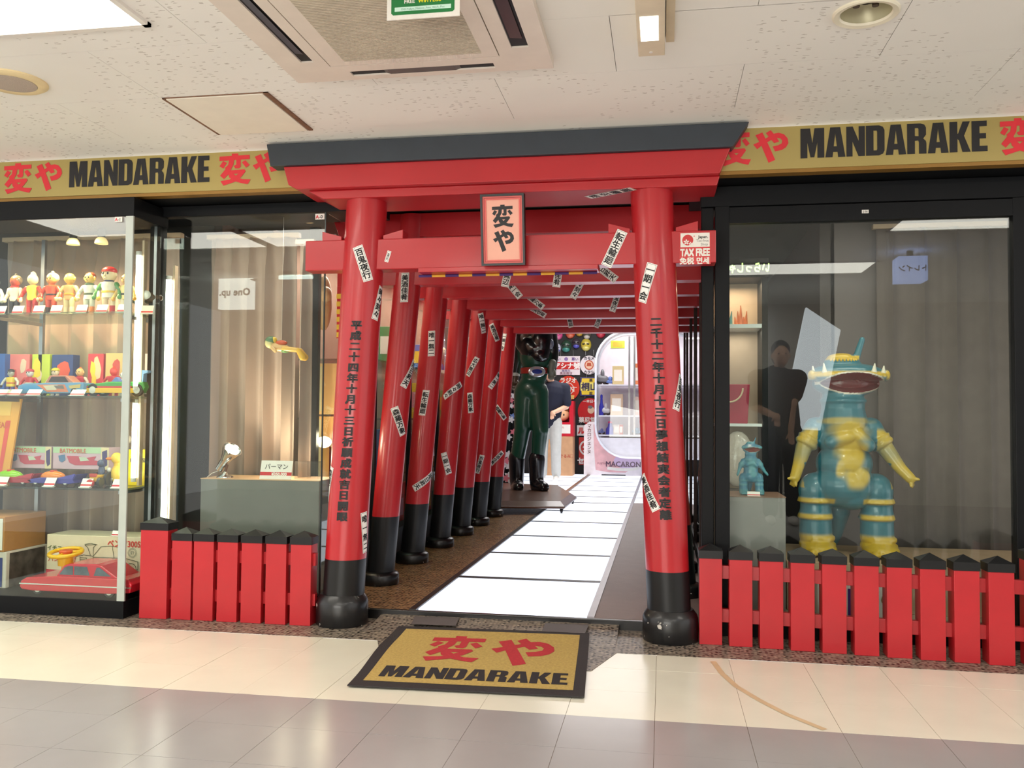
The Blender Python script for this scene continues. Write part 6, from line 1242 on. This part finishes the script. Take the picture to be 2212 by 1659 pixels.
esign(1253, 1292, 768, 809, 'round white enamel sign with a red centre emblem', (236, 228, 232), [((196, 90, 60), C_(.5, .5, .26)), ((240, 200, 170), C_(.5, .5, .2)), ((190, 80, 50), [(.36, .44), (.64, .44), (.6, .62), (.4, .62)])], [('カモメ', .5, .86, .062, .03, (50, 40, 60)), ('カクシ', .5, .13, .062, .03, (50, 40, 60))], True)
esign(1203, 1252, 812, 865, 'round red enamel radio sign with white ring lettering', (216, 62, 44), [((240, 210, 200), C_(.5, .48, .25)), ((216, 62, 44), C_(.5, .48, .215)), ((240, 210, 200), [(.12, .52), (.88, .52), (.88, .54), (.12, .54)]), ((216, 62, 44), [(.2, .42), (.8, .42), (.8, .52), (.2, .52)])], [('ラジオ', .5, .82, .1, .035, (244, 222, 210)), ('TEN', .5, .47, .12, .03, (244, 222, 210)), ('真空管', .5, .14, .075, .03, (244, 200, 110))], True)
esign(1253, 1300, 815, 855, 'navy and yellow enamel sign beside the round radio sign', (50, 44, 110), [((240, 206, 50), [(.08, .06), (.92, .06), (.96, .5), (.92, .94), (.08, .94), (.04, .5)]), ((240, 226, 120), [(.02, .28), (.98, .28), (.98, .72), (.02, .72)])], [('桐山', .45, .5, .15, .03, (44, 36, 70)), ('薬', .5, .84, .06, .02, (60, 50, 40)), ('錠', .5, .14, .06, .02, (60, 50, 40))])
esign(1248, 1300, 860, 917, 'round red enamel sign behind the capsule display case', (200, 36, 40), [((236, 200, 170), C_(.55, .55, .14)), ((120, 110, 116), C_(.52, .66, .1, .6))], [('一本日々', .5, .88, .06, .02, (240, 226, 220)), ('薬尼堂', .4, .18, .1, .03, (240, 226, 220))], True)
esign(1246, 1275, 919, 941, 'small white enamel sign with one red katakana character', (238, 232, 230), [], [('ル', .35, .5, .13, .05, RD)])
esign(1250, 1290, 945, 1004, 'red enamel sign with a white ring behind the cardboard standee', (204, 44, 40), [((240, 230, 226), C_(.42, .62, .4, .7)), ((204, 44, 40), C_(.42, .62, .31, .7))], [('全', .42, .62, .13, .04, (240, 230, 226)), ('セメ', .3, .15, .12, .05, (240, 230, 226))])
# ---- boxes, standee, capsule case
a, b = P(1178, 1028, y=10.9), P(1237, 943, y=10.9); zt = b.z
t = thing('carton_box', 'plain brown cardboard carton under the red gift box by the back wall', 'box', ((a.x+b.x)/2, 11.0, ZI)); MB().box((a.x, 10.9, ZI), (b.x, 11.3, zt)).build('carton', mat('brown_card', (206, 158, 116), .8), t, bevel=.004)
word('ぬいぐるみ', a.x+.27, ZI+.33, .062, .02, mapf=at_y(10.898)).build('lettering', M_((190, 84, 60)), t); word('不二家', a.x+.16, zt-.1, .045, .02, mapf=at_y(10.898)).build('lettering', M_((190, 84, 60)), t)
MB().line([(a.x+.44+.03*math.cos(i*PI/8), ZI+.33+.03*math.sin(i*PI/8)) for i in range(17)], .004, 10.897).build('emblem', M_((190, 84, 60)), t)
a2, b2 = P(1189, 942, y=10.85), P(1238, 866, y=10.85)
t = thing('gift_box', 'red window box with a doll head on the brown carton', 'box', ((a2.x+b2.x)/2, 11.0, zt)); z1 = b2.z; mb = MB(); X0, X1 = a.x+.02, b2.x; Y0, Y1 = 10.92, 11.25
zw = zt+.24; mb.box((X0, Y0, zt), (X1, Y1, zw)); mb.box((X0, Y0, z1-.06), (X1, Y1, z1)); mb.box((X0, Y0, zw), (X0+.03, Y1, z1-.06)); mb.box((X1-.07, Y0, zw), (X1, Y1, z1-.06)); mb.box((X0, Y1-.02, zw), (X1, Y1, z1)); mb.build('carton', mat('gift_red', (206, 22, 46), .4), t)
MB().flat([(X0, zt+.05), (X1-.05, zt+.05), (X1-.05, zt+.2), (X0, zt+.2)], Y0-.002).build('white_panel', PAPER, t); word('ぬいぐるみ', X0+.17, zt+.15, .05, .0, mapf=at_y(Y0-.004)).build('lettering', M_((206, 150, 140)), t)
hd = Vector(((X0+X1)/2-.0, 11.06, (zw+z1-.06)/2-.01)); o = MB().ell(tuple(hd), (.15, .11, .125), 20).build('doll_head', mat('doll_skin', (244, 190, 140), .4), t, smooth=True)
MB().ell(tuple(hd+Vector((.0, .02, .05))), (.165, .115, .1), 18).build('doll_hair', mat('doll_hair', (120, 76, 46), .5), o, smooth=True); mb = MB(); [mb.ell(tuple(hd+Vector((s_*.055, -.098, -.015))), (.014, .012, .02), 8) for s_ in (-1, 1)]; mb.build('doll_eye', M_((30, 24, 22)), o, smooth=True)
a, b = P(1261, 1029, y=11.2), P(1391, 912, y=11.2)
t = thing('cardboard_standee', 'white and pink cardboard standee advertising sweets in front of the back wall', 'standee', ((a.x+b.x)/2, 11.2, ZI)); wd, ht = b.x-a.x, b.z-ZI; f = lambda s_, q_: (a.x+s_*wd, ZI+q_*ht)
MB().prism([f(0, 0), f(1, 0), f(1, .9), f(.9, 1), f(.1, 1), f(.0, .93)], 11.2, 11.215).build('panel', mat('standee_white', (244, 234, 234), .5), t); MB().prism([f(.3, 0), f(.7, 0), f(.7, .02), f(.3, .02)], 11.2, 11.4).build('foot', PAPER, t)
MB().flat([f(.2, .1), f(.42, .06), f(.7, .06), (f(.8, .14)), f(.7, .36), f(.5, .6), f(.42, .95), f(.16, .95), f(.17, .5)], 11.198).build('pink_dress', mat('dress_pink', (232, 180, 182), .6, var=.12, scale=9), t); MB().flat([f(s_, q_) for s_, q_ in C_(.72, .27, .22, .62)], 11.197).build('lilac_patch', M_((210, 184, 216), .6), t)
word('マカロジェンヌ', *f(.09, .68), .075, .01, True, .98, mapf=at_y(11.196)).build('lettering', M_((120, 70, 70)), t); word('MACARON', *f(.66, .22), .125, .02, sx=.95, mapf=at_y(11.195)).build('lettering', M_((80, 40, 70)), t); word('FUJIYA', *f(.3, .225), .05, .005, mapf=at_y(11.195)).build('lettering', M_((160, 100, 110)), t)
MB().line([f(.42, .175), f(.9, .175)], .008, 11.1952).build('underline', M_((80, 40, 70)), t); mb = MB(); mb.line([f(.42+.46*i/12, .135-.02*math.sin(i/12*PI)) for i in range(13)], .05, 11.1955); mb.build('ribbon', PAPER, t)
CY0, CY1 = 10.1, 10.7
a, b = P(1284, 990, y=CY0), P(1524, 711, y=CY0); wd, ht = b.x-a.x, b.z-a.z; R_c = wd*.30
def rr(inset):
    x0_, x1_, z0_, z1_, r = a.x+inset, b.x-inset, a.z+inset, b.z-inset, R_c-inset; o_ = []
    for cx, cz, a0 in ((x1_-r, z1_-r, 0), (x0_+r, z1_-r, 90), (x0_+r, z0_+r, 180), (x1_-r, z0_+r, 270)):
        for i in range(9): an = math.radians(a0+i*11.25); o_.append((cx+r*math.cos(an), cz+r*math.sin(an)))
    return o_
cc = thing('capsule_case', 'clear capsule shaped hanging display case full of small toys by the back wall', 'display case', ((a.x+b.x)/2, 10.4, a.z))
def rim(i0, i1, y0, y1, name, m):
    o_, i_ = rr(i0), rr(i1); n = len(o_); mb = MB(); mb.v = [(x_, y_, z_) for y_ in (y0, y1) for L__ in (o_, i_) for x_, z_ in L__]
    for i in range(n): j = (i+1) % n; mb.f += [(i, j, n+j, n+i), (2*n+j, 2*n+i, 3*n+i, 3*n+j), (i, 2*n+i, 2*n+j, j), (n+j, 3*n+j, 3*n+i, n+i)]; mb.m += [0]*4
    return mb.build(name, m, cc, smooth=True)
rim(0, .03, CY0, CY0+.03, 'front_rim', mat('clear_rim', (206, 210, 222), .12, coat=.5, spec=.8)); rim(0, .012, CY0+.03, CY1, 'shell', ACR); rim(0, .03, CY1-.02, CY1, 'back_rim', mat('clear_rim', (206, 210, 222), .12, coat=.5, spec=.8))
mb = MB(); mb.prism(rr(.02), CY0+.004, CY0+.01); mb.build('front_sheet', ACR, cc); MB().prism(rr(.012), CY1-.012, CY1-.004).build('back_sheet', mat('case_back', (232, 222, 232), .5), cc)
MB().prism([(x_, z_) for x_, z_ in rr(.02) if z_ < a.z+.38], CY0+.05, CY1-.03).build('bowl', mat('case_bowl', (240, 238, 248), .3), cc)
zs = [P(1300, v, y=CY0).z for v in (939, 897, 830)]
for z in zs: MB().box((a.x+.06, CY0+.04, z-.02), (b.x-.06, CY1-.03, z)).build('shelf', mat('case_shelf', (224, 224, 236), .15), cc)
mb = MB(); xm = P(1364, 830, y=CY0).x
for dx in (-.05, .03): mb.box((xm+dx, CY0+.03, zs[0]), (xm+dx+.03, CY0+.06, b.z-.1))
mb.build('divider', STEEL, cc); mb = MB(); [mb.cyl((x_, 10.4, b.z-.02), (x_, 10.4, 3.0), .008, n=8) for x_ in (a.x+.5, b.x-.5)]; mb.build('hanging_rod', STEEL, cc)
light('AREA', 'case_lamp', ((a.x+b.x)/2, 10.35, b.z-.12), 5, (1, .97, 1), 1.0, .3)
IT = [(0, 1300, .1, .1, (120, 130, 190), 'lilac toy scooter on the lowest shelf of the capsule case'), (0, 1318, .14, .18, (70, 80, 190), 'blue toy stack with a pink cap in the capsule case'), (0, 1332, .1, .16, (190, 180, 170), 'grey toy block on the lowest shelf of the capsule case'), (0, 1342, .06, .16, (190, 60, 60), 'thin red toy on the lowest shelf of the capsule case'), (0, 1376, .16, .12, (60, 140, 180), 'teal toy car on the lowest shelf right of the divider'),
      (1, 1299, .08, .28, (50, 60, 180), 'tall blue bottle toy on the middle shelf of the capsule case'), (1, 1309, .1, .2, (206, 206, 210), 'silver round toy on the middle shelf of the capsule case'), (1, 1332, .2, .34, (206, 170, 140), 'framed picture box on the middle shelf of the capsule case'), (1, 1378, .14, .3, (226, 190, 180), 'pale printed box on the middle shelf right of the divider'),
      (2, 1301, .14, .26, (110, 110, 116), 'grey robot toy on the top shelf of the capsule case'), (2, 1318, .16, .14, (90, 120, 190), 'blue toy motorcycle on the top shelf of the capsule case'), (2, 1335, .18, .3, (200, 180, 130), 'tan boxed toy on the top shelf of the capsule case'), (2, 1378, .14, .34, (224, 130, 80), 'orange framed box on the top shelf right of the divider'), (2, 1334, .22, .12, (206, 214, 60), 'lime yellow card box above the top shelf of the capsule case')]
for k, (lv, u, w_, h_, c, l) in enumerate(IT):
    z = zs[lv]; x_ = P(u, 830, y=CY0+.2).x; y_ = CY0+.2
    if k == 13: z = P(1336, 752, y=y_).z; 
    t = thing('toy_model', l, 'toy', (x_, y_, z)); 
    if 'box' in l or 'block' in l or 'thin' in l: MB().box((x_-w_/2, y_, z), (x_+w_/2, y_+.1, z+h_)).build('carton', M_(c, .5), t, bevel=.004); MB().box((x_-w_*.35, y_-.002, z+h_*.2), (x_+w_*.35, y_, z+h_*.8)).build('printed_panel', M_((236, 226, 214) if k != 13 else (220, 180, 60), .5), t)
    elif 'bottle' in l or 'stack' in l: MB().lathe([(w_*.5, 0), (w_*.5, h_*.5), (w_*.28, h_*.7), (w_*.22, h_)], (x_, y_+.05, z), 16).build('body', M_(c, .3), t, smooth=True); MB().lathe([(w_*.26, h_), (w_*.24, h_*1.15), (w_*.05, h_*1.2)], (x_, y_+.05, z), 14).build('cap', M_((226, 70, 130) if 'pink' in l else c, .3), t, smooth=True)
    else:
        mb = MB(); mb.cap((x_-w_*.3, y_+.05, z+h_*.4), (x_+w_*.3, y_+.05, z+h_*.35), h_*.25, h_*.22); mb.ell((x_, y_+.05, z+h_*.68), (w_*.24, .05, h_*.3)); mb.build('body', M_(c, .3), t, smooth=True); r = h_*.2
        for s_ in (-1, 1): MB().lathe([(r*.4, -.02), (r, -.02), (r, .02), (r*.4, .02)], n=14, M=Matrix.Translation((x_+s_*w_*.33, y_+.05, z+r)) @ Matrix.Rotation(PI/2, 4, 'X')).build('wheel', TYRE, t, smooth=True)
    if k == 13: MB().box((x_-.12, y_-.01, z-.012), (x_+.12, y_+.12, z)).build('ledge', ACR, t)
p = P(1250, 703, y=9.0); t = thing('spotlight', 'tiny glowing bulb hanging under the last gate beam', 'spotlight', (p.x, 9.0, p.z)); MB().ell((p.x, 9.0, p.z), (.03, .03, .03), 12).build('bulb', mat('bulb_hot', (255, 236, 196)), t, smooth=True); MB().cyl((p.x, 9.0, p.z+.02), (p.x, 9.0, 3.0), .006, n=8).build('stem', FRM, t)

for u, v, l in ((598, 468, 'small warm ceiling spot seen through the top of the curtained showcase'), (664, 476, 'larger warm ceiling spot by the top corner of the curtained showcase')):
    p = P(u, v, z=2.17); t = thing('ceiling_spot', l, 'spotlight', (p.x, p.y, 2.17)); MB().lathe([(.07, 0), (.062, .02), (.045, .03)], tuple(p), 20).build('rim', WHITE, t, smooth=True); MB().ell(tuple(p), (.055, .055, .012), 16).build('lamp', mat('spot_warm', (255, 206, 130), .4, emit=1.6, ecol=(255, 206, 130)), t, smooth=True)
